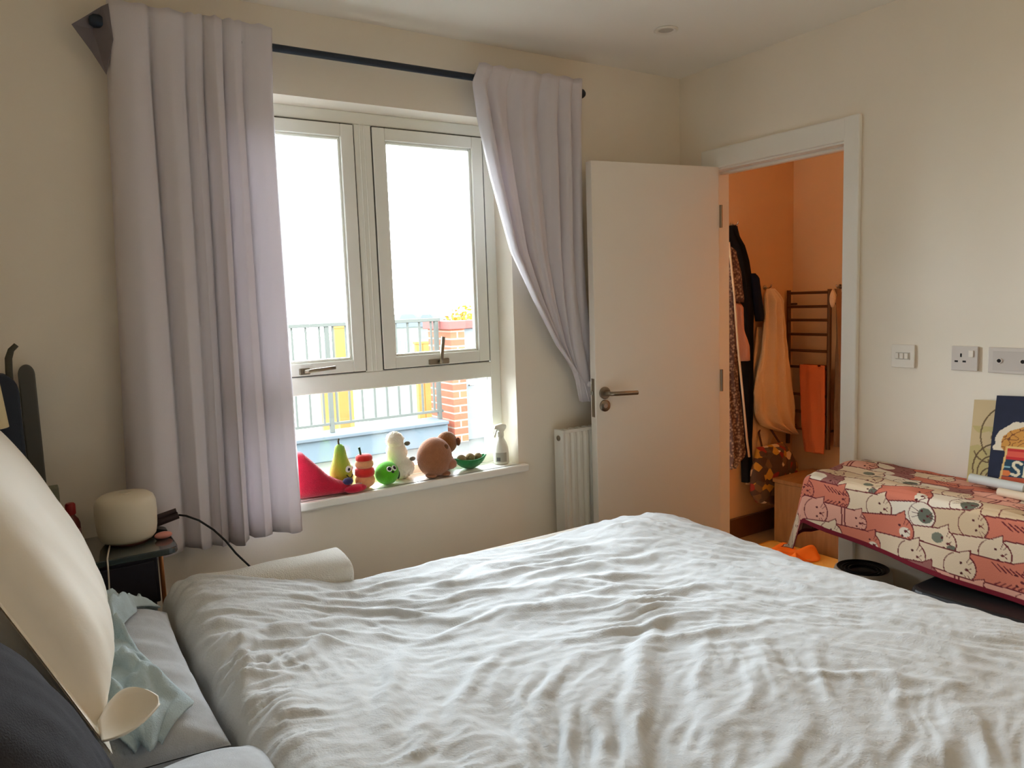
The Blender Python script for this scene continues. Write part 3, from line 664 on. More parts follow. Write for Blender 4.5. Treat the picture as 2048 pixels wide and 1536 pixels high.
# little picture box
pb = thing('trinket_box', (-2.68, -0.215, NZ), 'small pale box with a black and white picture, half behind the cream pillow', 'box')
B(-2.70, -2.635, -0.245, -0.205, NZ, 0.932).build('case', M('pale_green_card', (120, 120, 102), 0.7), pb, bevel=0.003)
MB().prism([(0.023*math.cos(a*0.2618), 0.030*math.sin(a*0.2618)) for a in range(24)], (-2.665, -0.245, 0.890), (1, 0, 0), (0, 0, 1), (0, -1, 0), 0.0, 0.002).build('picture', M('picture_white', (206, 206, 198), 0.6), pb)
for a, b, r in ((-0.005, 0.008, 0.006), (0.007, 0.007, 0.004), (0.0, -0.010, 0.008), (-0.012, -0.004, 0.004)):
    MB().prism([(a+r*math.cos(k*0.524), b+r*0.7*math.sin(k*0.524)) for k in range(12)], (-2.665, -0.245, 0.890), (1, 0, 0), (0, 0, 1), (0, -1, 0), 0.002, 0.003).build('ink_mark', DARKHOLE, pb)
# red bottle
rb = thing('bottle', (-2.612, -0.225, NZ), 'small dark bottle with a red cap left of the diffuser', 'bottle')
MB().lathe([(0, 0), (0.019, 0), (0.021, 0.004), (0.021, 0.070), (0.017, 0.082), (0.010, 0.092), (0.010, 0.100), (0, 0.100)], (-2.612, -0.225, NZ), (0, 0, 1), 24).build('body', M('dark_red_glass', (104, 52, 50), 0.2, spec=0.6), rb, smooth='auto')
MB().lathe([(0.012, 0.096), (0.013, 0.098), (0.013, 0.124), (0.010, 0.128), (0, 0.128)], (-2.612, -0.225, NZ), (0, 0, 1), 20).build('cap', M('red_cap', (150, 34, 36), 0.4), rb, smooth='auto')
MB().lathe([(0.0214, 0.018), (0.0216, 0.018), (0.0216, 0.056), (0.0214, 0.056)], (-2.612, -0.225, NZ), (0, 0, 1), 24).build('paper_label', M('label_pink', (150, 104, 100), 0.6), rb, smooth='auto')
# lamp at the left edge
la = thing('table_lamp', (-2.795, -0.27, NZ), 'bedside lamp with a cream shade and brass stem, cut by the left edge', 'lamp')
MB().lathe([(0, 0), (0.045, 0), (0.045, 0.010), (0.010, 0.016), (0.007, 0.05)], (-2.795, -0.27, NZ), (0, 0, 1), 24).build('base', BRASS, la, smooth='auto')
MB().tube([(-2.795, -0.27, NZ+0.012), (-2.795, -0.27, NZ+0.43)], 0.006, 12).build('stem', BRASS, la, smooth='auto')
MB().lathe([(0.064, 0.365), (0.052, 0.50), (0.050, 0.50), (0.062, 0.365), (0.064, 0.365)], (-2.795, -0.27, NZ), (0, 0, 1), 32).build('shade', M('cream_shade', (226, 212, 170), 0.8), la, smooth='auto')
# tall dark things in the corner
NAVYF = M('navy_canvas', (52, 60, 74), 0.8, bump=0.2, bscale=300)
nc = thing('upright_case', (-2.75, -0.10, 0), 'dark navy round-topped upright case in the corner, with a curved strap', 'case')
def arch(w, h, n=14): return [(-w, 0), (w, 0)] + [(w*math.cos(math.pi*k/n), h-w*1.4+w*1.4*math.sin(math.pi*k/n)) for k in range(n+1)]
MB().prism(arch(0.045, 1.245), (-2.748, -0.10, 0.0), (1, 0, 0), (0, 0, 1), (0, 1, 0), -0.03, 0.03).build('shell', NAVYF, nc, bevel=0.006)
MB().tube([(-2.722, -0.10, 1.19), (-2.722, -0.10, 1.25), (-2.720, -0.10, 1.285), (-2.712, -0.10, 1.308), (-2.698, -0.10, 1.322)], [0.008, 0.009, 0.009, 0.008, 0.007], 8).build('strap', M('grey_strap', (78, 76, 66), 0.8), nc, smooth=True)
tag(MB().prism(arch(0.021, 1.262), (-2.682, -0.040, 0.0), (1, 0, 0), (0, 0, 1), (0, 1, 0), -0.014, 0.014).build('rounded_form', M('dark_grey_form', (92, 90, 84), 0.7), bevel=0.004), 'slim dark grey round-topped form upright against the window wall', 'board')  # slim dark grey round-topped form beside the navy case

# ---------------------------------------------------------------- soft toys and spray bottle on the sill
def plush(name, rgb, var=0.08): return M(name, rgb, 0.95, spec=0.1, var=var, vscale=60, bump=0.8, bscale=330, sheen=0.4)
EYEW = M('eye_white', (240, 240, 236), 0.4); EYEB = M('eye_black', (20, 20, 22), 0.3)
SZ = WZ0
camv = Vector((-2.6739, -2.6271, 1.3978))
def towards(p):  # horizontal unit vector from p to the room
    d = camv - Vector(p); d.z = 0; return d.normalized()
def eye(parent, c, d, r, up_=Vector((0, 0, 1)), pupil=0.5, shift=(0, 0)):
    c = Vector(c); d = Vector(d).normalized(); s_ = d.cross(up_).normalized(); u_ = s_.cross(d)
    w = MB().lathe([(r, 0), (r*0.9, r*0.22), (r*0.5, r*0.34), (0, r*0.38)], c, d, 18).build('eye', EYEW, parent, smooth=True)
    MB().lathe([(r*pupil, r*0.30), (r*pupil*0.8, r*0.42), (0, r*0.46)], c + s_*shift[0]*r + u_*shift[1]*r, d, 14).build('pupil', EYEB, w, smooth=True)
# plain red cushion wedge
def redfn(d):
    return 1.0
RED = plush('red_plush', (208, 30, 62))
rd = thing('red_cushion', (-1.83, 0.045, SZ), 'plain red plush wedge cushion at the left end of the sill', 'cushion')
def redsurf(u, v):
    # v along x from the tall left end to the low right tail
    x = -1.925 + 0.235*v; hgt = interp(v, [0, 0.08, 0.2, 0.38, 0.55, 0.7, 0.88, 1], [0.10, 0.165, 0.170, 0.125, 0.080, 0.055, 0.036, 0.012])
    dep = interp(v, [0, 0.1, 0.4, 0.7, 0.9, 1], [0.03, 0.05, 0.055, 0.045, 0.03, 0.008])
    a = 2*math.pi*u; c_, s_ = math.cos(a), math.sin(a)
    return (x, 0.045 - 0.02*v + dep*c_*abs(c_)**-0.3 if abs(c_) > 1e-6 else 0.045-0.02*v, SZ + 0.001 + hgt*0.5*(1 + s_*abs(s_+1e-9)**-0.25))
m = MB().grid(redsurf, 28, 40, wrap=True); m.f += [tuple(range(28))[::-1], tuple(len(m.v)-28+i for i in range(28))]
m.build('body', RED, rd, smooth=True)
MB().ell((-1.70, -0.012, SZ+0.016), (0.045, 0.02, 0.0155), 18, 10).build('front_lobe', RED, rd, smooth=True)
MB().ell((-1.722, 0.000, SZ+0.045), (0.020, 0.016, 0.014), 16, 10).build('blue_patch', plush('navy_plush', (60, 56, 104)), rd, smooth=True)
# pear
pr = thing('pear_toy', (-1.722, 0.075, SZ), 'green and yellow plush pear with a cartoon face', 'soft toy')
def pear_mat():
    m = plush('pear_plush', (196, 196, 70)); nt = m.node_tree; b = nt.nodes['Principled BSDF']
    g = nt.nodes.new('ShaderNodeTexCoord'); sp = nt.nodes.new('ShaderNodeSeparateXYZ'); r = nt.nodes.new('ShaderNodeValToRGB')
    r.color_ramp.elements[0].position = 0.15; r.color_ramp.elements[0].color = lin((206, 196, 62)); r.color_ramp.elements[1].position = 0.9; r.color_ramp.elements[1].color = lin((140, 186, 66))
    nt.links.new(g.outputs['Generated'], sp.inputs[0]); nt.links.new(sp.outputs['Z'], r.inputs['Fac']); nt.links.new(r.outputs['Color'], b.inputs['Base Color'])
    return m
pc = (-1.722, 0.070, SZ)
MB().lathe([(0, 0), (0.026, 0.002), (0.040, 0.020), (0.045, 0.048), (0.042, 0.076), (0.033, 0.104), (0.025, 0.128), (0.021, 0.150), (0.017, 0.165), (0.009, 0.173), (0, 0.175)], pc, (0, 0, 1), 30).build('body', pear_mat(), pr, smooth=True)
MB().tube([(pc[0]-0.002, pc[1], SZ+0.172), (pc[0]-0.004, pc[1], SZ+0.184), (pc[0]-0.001, pc[1], SZ+0.196)], 0.0035, 8).build('stem', M('stem_brown', (80, 72, 46), 0.8), pr, smooth=True)
d = towards(pc); sd = -d.cross(Vector((0, 0, 1)))
eye(pr, Vector(pc) + (d*0.75+sd*0.66).normalized()*0.040 + Vector((0, 0, 0.082)), d*0.75+sd*0.66, 0.013)
eye(pr, Vector(pc) + (d*0.15+sd*0.99).normalized()*0.040 + Vector((0, 0, 0.082)), d*0.15+sd*0.99, 0.012)
MB().tube([Vector(pc) + (d*math.cos(a)+sd*math.sin(a))*0.0455 + Vector((0, 0, 0.050+0.010*(a-0.85)**2*8)) for a in (0.45, 0.6, 0.75, 0.9, 1.05, 1.2)], 0.0018, 6).build('mouth', EYEB, pr, smooth=True)
# striped stacked toy
ac = thing('striped_toy', (-1.642, 0.035, SZ), 'peach and red striped plush toy with a green stem', 'soft toy')
q = (-1.642, 0.035)
PEACH = plush('peach_plush', (240, 176, 124)); RED2 = plush('red_band_plush', (222, 50, 44))
MB().ell((q[0], q[1], SZ+0.030), (0.038, 0.036, 0.030), 22, 12).build('lower_body', PEACH, ac, smooth=True)
MB().lathe([(0.030, 0.046), (0.037, 0.052), (0.038, 0.064), (0.036, 0.074), (0.028, 0.079), (0, 0.079)], (q[0], q[1], SZ), (0, 0, 1), 26).build('red_band', RED2, ac, smooth=True)
MB().ell((q[0], q[1], SZ+0.093), (0.035, 0.034, 0.024), 22, 12).build('upper_body', PEACH, ac, smooth=True)
MB().lathe([(0.031, 0.108), (0.032, 0.113), (0.031, 0.122), (0.022, 0.129), (0, 0.130)], (q[0], q[1], SZ), (0, 0, 1), 26).build('red_cap', RED2, ac, smooth=True)
MB().tube([(q[0]-0.012, q[1], SZ+0.126), (q[0]-0.014, q[1], SZ+0.142), (q[0]-0.017, q[1], SZ+0.158)], [0.004, 0.004, 0.005], 8).build('stem', M('stem_green', (56, 88, 60), 0.8), ac, smooth=True)
d = towards((q[0], q[1], 0)); sd = d.cross(Vector((0, 0, 1)))
MB().prism([(-0.011, -0.012), (0.011, -0.012), (0.011, 0.012), (-0.011, 0.012)], Vector((q[0], q[1], SZ+0.018)) + d*0.036 + sd*0.024, sd, Vector((0, 0, 1)), d, 0, 0.0015).build('paper_tag', PLASTW, ac)
MB().prism([(-0.006, -0.005), (0.006, -0.005), (0.006, 0.004), (-0.006, 0.004)], Vector((q[0], q[1], SZ+0.018)) + d*0.0376 + sd*0.024, sd, Vector((0, 0, 1)), d, 0, 0.0006).build('tag_print', EYEB, ac)
# green ball toy
gb = thing('green_ball_toy', (-1.555, 0.030, SZ), 'round bright green plush toy with a small face', 'soft toy')
gc = Vector((-1.555, 0.030, SZ+0.045))
MB().ell(gc, (0.047, 0.045, 0.045), 26, 16).build('body', plush('lime_plush', (96, 196, 40)), gb, smooth=True)
d = (towards(gc)*0.9 + Vector((0.45, 0, 0.25))).normalized(); sd = d.cross(Vector((0, 0, 1))).normalized(); ud = sd.cross(d)
eye(gb, gc + (d + sd*-0.30 + ud*0.28).normalized()*0.044, d + sd*-0.30 + ud*0.28, 0.011, pupil=0.7)
eye(gb, gc + (d + sd*0.22 + ud*0.26).normalized()*0.044, d + sd*0.22 + ud*0.26, 0.011, pupil=0.7)
MB().ell(gc + (d+sd*-0.05-ud*0.05).normalized()*0.044, (0.006, 0.006, 0.0045), 12, 8).build('mouth', EYEB, gb, smooth=True)
MB().ell(gc + Vector((0.044, -0.004, -0.012)), (0.008, 0.010, 0.018), 12, 8).build('dark_foot', plush('dark_green_plush', (28, 60, 30)), gb, smooth=True)
# white fluffy toy
FLUFF = M('white_fluff', (238, 230, 210), 0.95, spec=0.05, bump=1.0, bscale=140, sheen=0.6)
wf = thing('fluffy_toy', (-1.470, 0.082, SZ), 'cream white fluffy long-necked toy between the green ball and brown bear', 'soft toy')
fz = lambda d: 1 + 0.07*math.sin(d.x*13+d.z*17)*math.sin(d.y*15+1) + 0.05*math.sin(d.x*29+d.y*23)*math.sin(d.z*27)
MB().ell((-1.472, 0.082, SZ+0.045), (0.056, 0.040, 0.0447), 36, 22, fn=fz).build('body', FLUFF, wf, smooth=True)
MB().ell((-1.488, 0.084, SZ+0.098), (0.043, 0.034, 0.068), 30, 20, fn=fz).build('neck', FLUFF, wf, smooth=True)
MB().ell((-1.494, 0.080, SZ+0.158), (0.036, 0.033, 0.034), 30, 20, fn=fz).build('head', FLUFF, wf, smooth=True)
for x, z in ((-1.450, 0.142), (-1.430, 0.078)): MB().ell((x, 0.060, SZ+z), (0.013, 0.008, 0.009), 14, 8).build('ear' if z > 0.1 else 'paw', plush('grey_plush', (120, 116, 104)), wf, smooth=True)
# brown soft toys
BROWN = plush('brown_plush', (164, 108, 74)); BROWN2 = plush('dark_brown_plush', (120, 76, 44))
b1 = thing('brown_bear_toy', (-1.348, 0.030, SZ), 'large round brown plush animal on the sill, seen from behind', 'soft toy')
MB().ell((-1.352, 0.030, SZ+0.077), (0.073, 0.060, 0.080), 34, 22, fn=lambda d: (1 + 0.05*d.x)*(1.0 if d.z > -0.9 else 0.965)).build('body', BROWN, b1, smooth=True)
MB().ell((-1.290, 0.010, SZ+0.045), (0.028, 0.028, 0.022), 18, 12).build('snout', plush('light_brown_plush', (176, 120, 92)), b1, smooth=True)
MB().ell((-1.315, -0.010, SZ+0.120), (0.011, 0.008, 0.012), 12, 8).build('ear', BROWN2, b1, smooth=True)
for x in (-1.375, -1.315): MB().ell((x, 0.012, SZ+0.010), (0.022, 0.030, 0.010), 14, 8).build('foot', BROWN, b1, smooth=True)
b2 = thing('brown_round_toy', (-1.262, 0.085, SZ), 'smaller brown plush peeking out behind the large round one', 'soft toy')
MB().ell((-1.270, 0.085, SZ+0.040), (0.035, 0.028, 0.0395), 24, 14).build('body', BROWN2, b2, smooth=True)
MB().ell((-1.264, 0.082, SZ+0.118), (0.046, 0.034, 0.046), 28, 18).build('head', plush('mid_brown_plush', (142, 92, 50)), b2, smooth=True)
MB().ell((-1.222, 0.060, SZ+0.120), (0.010, 0.012, 0.018), 12, 8).build('ear', BROWN2, b2, smooth=True)
# green pod tray with round buds
gt = thing('pea_pod_toy', (-1.175, 0.055, SZ), 'green plush pod holding small brown balls, beside the spray bottle', 'soft toy')
GREEN2 = plush('pod_green', (48, 140, 78))
def pod(u, v):
    x = -1.245 + 0.145*v; k = math.sin(math.pi*min(max(v, 0.02), 0.98))**0.6
    a = math.pi*(1.0 + u); return (x, 0.055 + 0.036*k*math.cos(a), SZ + 0.042 + 0.040*k*math.sin(a)*0.98 + 0.010*(2*v-1)**2)
MB().grid(pod, 20, 30).build('pod', GREEN2, gt, smooth=True, solid=0.006)
for x, r in ((-1.213, 0.021), (-1.172, 0.022), (-1.133, 0.018)): MB().ell((x, 0.056, SZ+0.044), (r, r*0.95, r), 18, 12).build('ball', plush('bud_tan', (150, 132, 92)), gt, smooth=True)
# spray bottle
sb = thing('spray_bottle', (-1.022, 0.052, SZ), 'white trigger spray bottle at the right end of the sill', 'spray bottle')
sx, sy = -1.022, 0.052
SPW = M('spray_white', (226, 224, 210), 0.35)
MB().lathe([(0, 0.001), (0.030, 0.001), (0.033, 0.005), (0.033, 0.045), (0.031, 0.070), (0.024, 0.092), (0.016, 0.106), (0.0125, 0.116), (0.0125, 0.126), (0, 0.126)], (sx, sy, SZ), (0, 0, 1), 30).build('body', SPW, sb, smooth='auto', angle=50)
MB().lathe([(0.015, 0.116), (0.016, 0.118), (0.016, 0.134), (0.013, 0.138), (0, 0.138)], (sx, sy, SZ), (0, 0, 1), 20).build('collar', SPW, sb, smooth='auto')
MB().prism([(-0.034, 0.152), (-0.030, 0.166), (0.008, 0.172), (0.026, 0.166), (0.026, 0.152), (0.012, 0.136), (-0.008, 0.136), (-0.016, 0.150)], (sx, sy, SZ), (1, 0, 0), (0, 0, 1), (0, 1, 0), -0.010, 0.010).build('spray_head', SPW, sb, bevel=0.003)
MB().tube([(sx-0.014, sy, SZ+0.152), (sx-0.022, sy, SZ+0.136), (sx-0.030, sy, SZ+0.116)], [0.005, 0.004, 0.004], 8).build('trigger', SPW, sb, smooth=True)
d = towards((sx, sy, 0)); sd = d.cross(Vector((0, 0, 1)))
def lab(u, v):
    a = (u-0.5)*1.5; w = d*math.cos(a)+sd*math.sin(a); r = 0.0336; return Vector((sx, sy, SZ+0.012+0.040*v)) + w*r
MB().grid(lab, 14, 3).build('paper_label', M('label_grey', (170, 166, 150), 0.6), sb, smooth=True)
def lab2(u, v):
    a = 0.1+(u)*0.5; w = d*math.cos(a)+sd*math.sin(a); r = 0.0340; return Vector((sx, sy, SZ+0.016+0.016*v)) + w*r
MB().grid(lab2, 6, 3).build('label_mark', M('label_dark', (90, 88, 84), 0.6), sb, smooth=True)

# ---------------------------------------------------------------- table against the door wall
TW = M('table_wood', (96, 70, 50), 0.5, var=0.15, vscale=8, stretch=(6, 1, 1))
TX0, TX1, TY0, TY1, TZ = -0.345, -0.022, -2.00, -0.965, 0.725
tb = thing('side_table', (-0.18, -1.48, 0), 'narrow table along the door wall under the cat-print cloth', 'table')
B(TX0, TX1, TY0, TY1, TZ-0.028, TZ).build('table_top', TW, tb, bevel=0.004)
for x in (TX0+0.03, TX1-0.03): B(x-0.018, x+0.018, TY0+0.012, TY0+0.048, 0, TZ-0.028).build('leg', TW, tb, bevel=0.003)
for y in (TY1-0.10, TY1-0.55):
    MB().prism([(-0.001, TZ-0.028), (-0.24, TZ-0.028), (-0.24, TZ-0.045), (-0.03, TZ-0.17), (-0.001, TZ-0.17)], (0, y, 0), (1, 0, 0), (0, 0, 1), (0, 1, 0), -0.012, 0.012).build('wall_bracket', TW, tb, bevel=0.002)

# cat-print cloth: printed pattern computed on the cloth's own grid (a along the table, b across it)
PAL = {'cream': (228, 204, 172), 'pink': (226, 164, 142), 'coral': (212, 122, 96), 'mauve': (156, 98, 90), 'sage': (120, 122, 104), 'sand': (214, 186, 150), 'white': (232, 218, 196)}
LINE = np.array(lin((112, 36, 40))[:3]); HEM = np.array(lin((120, 14, 34))[:3])
def cat_print(a, b):
    C = np.empty(a.shape+(3,)); C[:] = np.array(lin(PAL['mauve'])[:3])*0.8
    rs = np.random.RandomState(21)
    kinds = ['cream_sage', 'pink_stripe', 'cream_sage', 'coral', 'sand_plain', 'mauve_white', 'cream_spot', 'pink_plain', 'coral_lines', 'cream_plain']
    dx, dy = 0.146, 0.066
    amin, amax, bmin, bmax = a.min(), a.max(), b.min(), b.max()
    lc_ = lambda k: np.array(lin(PAL[k])[:3])
    row = 0; cats = []
    bb = bmin-0.06
    while bb < bmax+0.08:
        aa = amax+0.2 + (row % 3)*0.047 + rs.uniform(-0.01, 0.01)
        while aa > amin-0.25:
            cats.append((aa+rs.uniform(-0.008, 0.008), bb+rs.uniform(-0.005, 0.005), rs.randint(len(kinds)), rs.uniform(1.05, 1.3), rs.uniform(-0.16, 0.10))); aa -= dx
        bb += dy; row += 1
    for (ca, cb, kd, sc, rot) in cats:
        sel = (np.abs(a-ca) < 0.14) & (np.abs(b-cb) < 0.09)
        if not sel.any(): continue
        x0 = (a[sel]-ca)/sc; y0 = (b[sel]-cb)/sc
        x = x0*math.cos(rot)+y0*math.sin(rot); y = -x0*math.sin(rot)+y0*math.cos(rot)
        c = C[sel]; k = kinds[kd]
        def put(mask, colr): c[mask] = colr
        cap = lambda x, y, x0, x1, r: np.hypot(x-np.clip(x, x0, x1), y)-r
        R = 0.036
        body = cap(x, y, -0.075, 0.030, R)
        # ears on the head end (right end), one above, one below
        def ear(ex, ey, ang, s=0.017):
            px, py = x-ex, y-ey; u = px*math.cos(ang)+py*math.sin(ang); v = -px*math.sin(ang)+py*math.cos(ang)
            return np.maximum(np.abs(v)*1.15+u*0.75-s*0.75, -u-0.004)
        e1 = ear(0.040, -0.034, -1.0); e2 = ear(0.046, 0.030, 0.9)
        sh = np.minimum(np.minimum(body, e1), e2)
        main = {'cream_sage': 'white', 'pink_stripe': 'pink', 'coral': 'coral', 'sand_plain': 'sand', 'mauve_white': 'mauve', 'cream_spot': 'cream', 'pink_plain': 'pink', 'coral_lines': 'coral', 'cream_plain': 'cream'}[k]
        put(sh < 0.0034, LINE); put(sh < 0, lc_(main))
        hx_, hy_ = 0.030, 0.0
        rd_ = np.hypot(x-hx_, y-hy_)
        def dot(px, py, r, colr): put((np.hypot(x-px, y-py) < r) & (sh < 0), colr)
        def line(x1, y1, x2, y2, w, colr=LINE):
            L2 = (x2-x1)**2+(y2-y1)**2; tt = np.clip(((x-x1)*(x2-x1)+(y-y1)*(y2-y1))/L2, 0, 1)
            put((np.hypot(x-x1-tt*(x2-x1), y-y1-tt*(y2-y1)) < w) & (sh < 0.012), colr)
        SAGE = lc_('sage'); DK = LINE*0.55
        if k == 'cream_sage':
            dot(0.040, 0, 0.021, SAGE*0.75); put((rd_ < 0.0375) & (rd_ > 0.0355) & (sh < 0), LINE)
            for s in (-1, 0, 1): line(0.022, 0.006*s-0.006, 0.002, 0.015*s-0.010, 0.0008, DK); line(0.055, 0.005*s, 0.068, 0.012*s, 0.0008, DK)
        elif k == 'pink_stripe':
            for xx in (-0.018, -0.008): line(xx, -0.036, xx+0.006, 0.036, 0.0022)
            for yy in (-0.020, 0.0, 0.020): line(0.050, yy, 0.064, yy*0.8, 0.0016)
        elif k == 'coral':
            put((np.hypot((x-0.044)/0.015, (y-0.004)/0.013) < 1) & (sh < 0), lc_('white'))
        elif k == 'mauve_white':
            put((cap(x, y, -0.060, -0.018, 0.027) < 0), lc_('white'))
        elif k == 'cream_spot':
            put((np.hypot((x-0.020)/0.016, (y+0.012)/0.014) < 1) & (sh < 0), SAGE); put((np.hypot((x-0.055)/0.014, (y-0.016)/0.012) < 1) & (sh < 0), SAGE*0.8)
        elif k == 'coral_lines':
            for j in range(6): line(-0.02+0.013*j, -0.030+0.002*j, 0.0+0.012*j, -0.012, 0.0016); line(-0.02+0.013*j, 0.030, 0.0+0.012*j, 0.014, 0.0016)
        else:
            put((np.abs(rd_-0.038) < 0.0012) & (x < 0.012) & (sh < 0), LINE)
        # face, turned on its side: eyes, nose, mouth, whiskers
        dot(0.032, -0.013, 0.0034, DK); dot(0.036, 0.013, 0.0034, DK)
        dot(0.046, 0.001, 0.0036, LINE*0.8)
        line(0.049, 0.001, 0.056, -0.005, 0.0010); line(0.049, 0.001, 0.056, 0.007, 0.0010)
        if k != 'cream_sage':
            for s in (-1, 1):
                line(0.044, 0.016*s, 0.050, 0.030*s, 0.0008); line(0.050, 0.014*s, 0.060, 0.026*s, 0.0008)
        C[sel] = c
    return C
def cat_cloth():
    na, nb = 560, 280
    Y0 = TY1+0.010                # left end of the table
    x_back, x_front = -0.004, TX0-0.012
    topw = x_back - x_front
    A = np.linspace(-0.27, 1.03, na)   # along the table, negative hangs over the left end
    Bq = np.linspace(0.0, topw+0.245, nb)
    a, b = np.meshgrid(A, Bq, indexing='ij')
    hem_drop = np.interp(A, [-0.27, 0.0, 0.06, 0.40, 0.72, 1.03], [0.15, 0.155, 0.165, 0.210, 0.235, 0.25])[:, None]
    rf = 0.018
    def fold(d, r):
        ang = np.clip(d/r, 0, np.pi/2); return r*np.sin(ang), r*(1-np.cos(ang)) + np.clip(d-r*np.pi/2, 0, None)
    frac = np.clip((b-(topw-rf))/(0.245+rf), 0, 1)
    df = frac*(hem_drop+rf+0.01)
    rn, fa = fold(df, rf)
    x = np.where(df > 0, x_front+rf-rn, x_back-b)
    y = Y0 - a
    z = np.full_like(x, TZ+0.010)
    # soft rumples on the top
    z += 0.012*np.clip(pnoise(a*7, b*9, 14), 0, 1)*(df <= 0) + 0.018*np.exp(-((a-0.05)/0.12)**2-((b-0.10)/0.10)**2) + 0.010*np.exp(-((a-0.45)/0.15)**2-((b-0.28)/0.06)**2)
    z -= fa
    # left overhang
    da = np.clip(-a+0.012, 0, None); rn2, fa2 = fold(da*0.98, 0.02)
    over = a < 0.012
    flare = np.clip(da, 0, None)
    y = np.where(over, Y0-0.012+rn2 + 0.22*np.clip(fa2-0.02, 0, None), y)
    z = np.where(over, z-fa2*0.95, z)
    # the free corner swings out to the left front
    cor = np.clip(da*4, 0, 1)*frac
    z = np.where(over, np.maximum(z, 0.448 + 0.02*(1-frac)), z)
    y += cor*0.035
    x -= frac*(0.004+0.010*np.sin(a*14+1)*np.clip(df*8, 0, 1)) + cor*0.012
    y += 0.004*np.sin(b*30)*np.clip(da*8, 0, 1)
    P = np.stack([x, y, z], -1).reshape(-1, 3); ii = np.arange(na*nb).reshape(na, nb)
    q = np.stack([ii[:-1, :-1], ii[1:, :-1], ii[1:, 1:], ii[:-1, 1:]], -1).reshape(-1, 4)
    col_ = cat_print(a, b + np.where(df > 0, fa-(b-(topw-rf))*0+0, 0)*0 + 0*b)
    # use the true cloth length for the hanging part, so the print is not stretched
    blen = np.where(df > 0, topw-rf+df, b)
    col_ = cat_print(a, blen)
    hem = (frac > 1-0.016/ (hem_drop+rf+0.01)) | (a < -0.255) | (a > 1.015)
    col_[hem] = HEM
    m = MB(); m.v = P.tolist(); m.f = [tuple(f) for f in q.tolist()]
    return m, col_.reshape(-1, 3)
m, colr = cat_cloth()
cc = m.build('tablecloth', M_attr('cat_print_cotton', 0.9, 0.25, 400), smooth=True)
at_ = cc.data.color_attributes.new('print', 'FLOAT_COLOR', 'POINT')
at_.data.foreach_set('color', np.concatenate([colr, np.ones((len(colr), 1))], 1).astype(np.float32).ravel())
md = cc.modifiers.new('thickness', 'SOLIDIFY'); md.thickness = 0.002; md.offset = 0
tag(cc, 'pink and cream cat-print tablecloth with a dark red hem', 'tablecloth')

# pictures leaning on the wall
def raster_panel(name, parent, o, u, v, n, w, h, fn, mat, res=0.0022):
    nu, nv = max(2, int(w/res)), max(2, int(h/res))
    U, V = np.meshgrid(np.linspace(0, w, nu), np.linspace(0, h, nv), indexing='ij')
    o, u, v, n = (np.array(Vector(q)) for q in (o, u, v, n))
    P = o + U[..., None]*u + V[..., None]*v; ii = np.arange(nu*nv).reshape(nu, nv)
    q = np.stack([ii[:-1, :-1], ii[1:, :-1], ii[1:, 1:], ii[:-1, 1:]], -1).reshape(-1, 4)
    m = MB(); m.v = P.reshape(-1, 3).tolist(); m.f = [tuple(f) for f in q.tolist()]
    ob = m.build(name, mat, parent); c = fn(U, V).reshape(-1, 3)
    a = ob.data.color_attributes.new('print', 'FLOAT_COLOR', 'POINT')
    a.data.foreach_set('color', np.concatenate([c, np.ones((len(c), 1))], 1).astype(np.float32).ravel())
    return ob
def seg(U, V, pts, w):
    m = np.zeros(U.shape, bool)
    for (x1, y1), (x2, y2) in zip(pts[:-1], pts[1:]):
        L2 = (x2-x1)**2+(y2-y1)**2+1e-12; t = np.clip(((U-x1)*(x2-x1)+(V-y1)*(y2-y1))/L2, 0, 1)
        m |= np.hypot(U-x1-t*(x2-x1), V-y1-t*(y2-y1)) < w
    return m
def art_navy(U, V):
    U = U + 0.030
    L = lambda c: np.array(lin(c)[:3])
    C = np.empty(U.shape+(3,)); C[:] = L((26, 32, 56))
    n = pnoise(U*30, V*30, 2); C *= (1+0.18*n)[..., None]
    # snack tub: crinkled heap, red band and teal panel with letters
    heap = ((U-0.165)/0.130)**2 + ((V-0.150)/0.075)**2 + 0.16*pnoise(U*40, V*40, 3) < 1
    C[heap & (V > 0.12)] = L((226, 214, 190))
    heap2 = ((U-0.170)/0.112)**2 + ((V-0.145)/0.062)**2 + 0.10*pnoise(U*55, V*55, 5) < 1
    C[heap2 & (V > 0.115)] = L((206, 146, 66))
    rg = np.abs(pnoise(U*48, V*60, 6)) < 0.09
    C[heap2 & rg & (V > 0.118)] = L((120, 66, 28))
    tub = (U > 0.062+ (V-0.0)*0.10) & (V < 0.138)
    C[tub & (V < 0.136)] = L((226, 190, 120))
    inn = (U > 0.068 + V*0.10) & (V < 0.131)
    C[inn] = L((24, 62, 84))
    C[inn & (V > 0.094)] = L((196, 40, 40))
    C[inn & (V > 0.103) & (V < 0.122) & (U < 0.135)] = L((222, 90, 70))
    C[inn & (V < 0.040)] = L((190, 84, 50))
    C[inn & (((U-0.082)/0.014)**2+((V-0.050)/0.010)**2 < 1)] = L((220, 120, 60))
    C[inn & (U < 0.094) & (np.abs(V-0.070) < 0.0018)] = L((140, 190, 200))
    lt = L((228, 216, 186))
    S = [(0.124, 0.083), (0.114, 0.089), (0.103, 0.085), (0.101, 0.075), (0.108, 0.068), (0.117, 0.062), (0.120, 0.052), (0.112, 0.045), (0.099, 0.049)]
    R_ = [(0.134, 0.045), (0.137, 0.088), (0.150, 0.088), (0.155, 0.078), (0.150, 0.068), (0.137, 0.067)]
    C[seg(U, V, S, 0.0042) & inn] = lt; C[seg(U, V, R_, 0.0042) & inn] = lt; C[seg(U, V, [(0.144, 0.067), (0.157, 0.045)], 0.0042) & inn] = lt
    return C
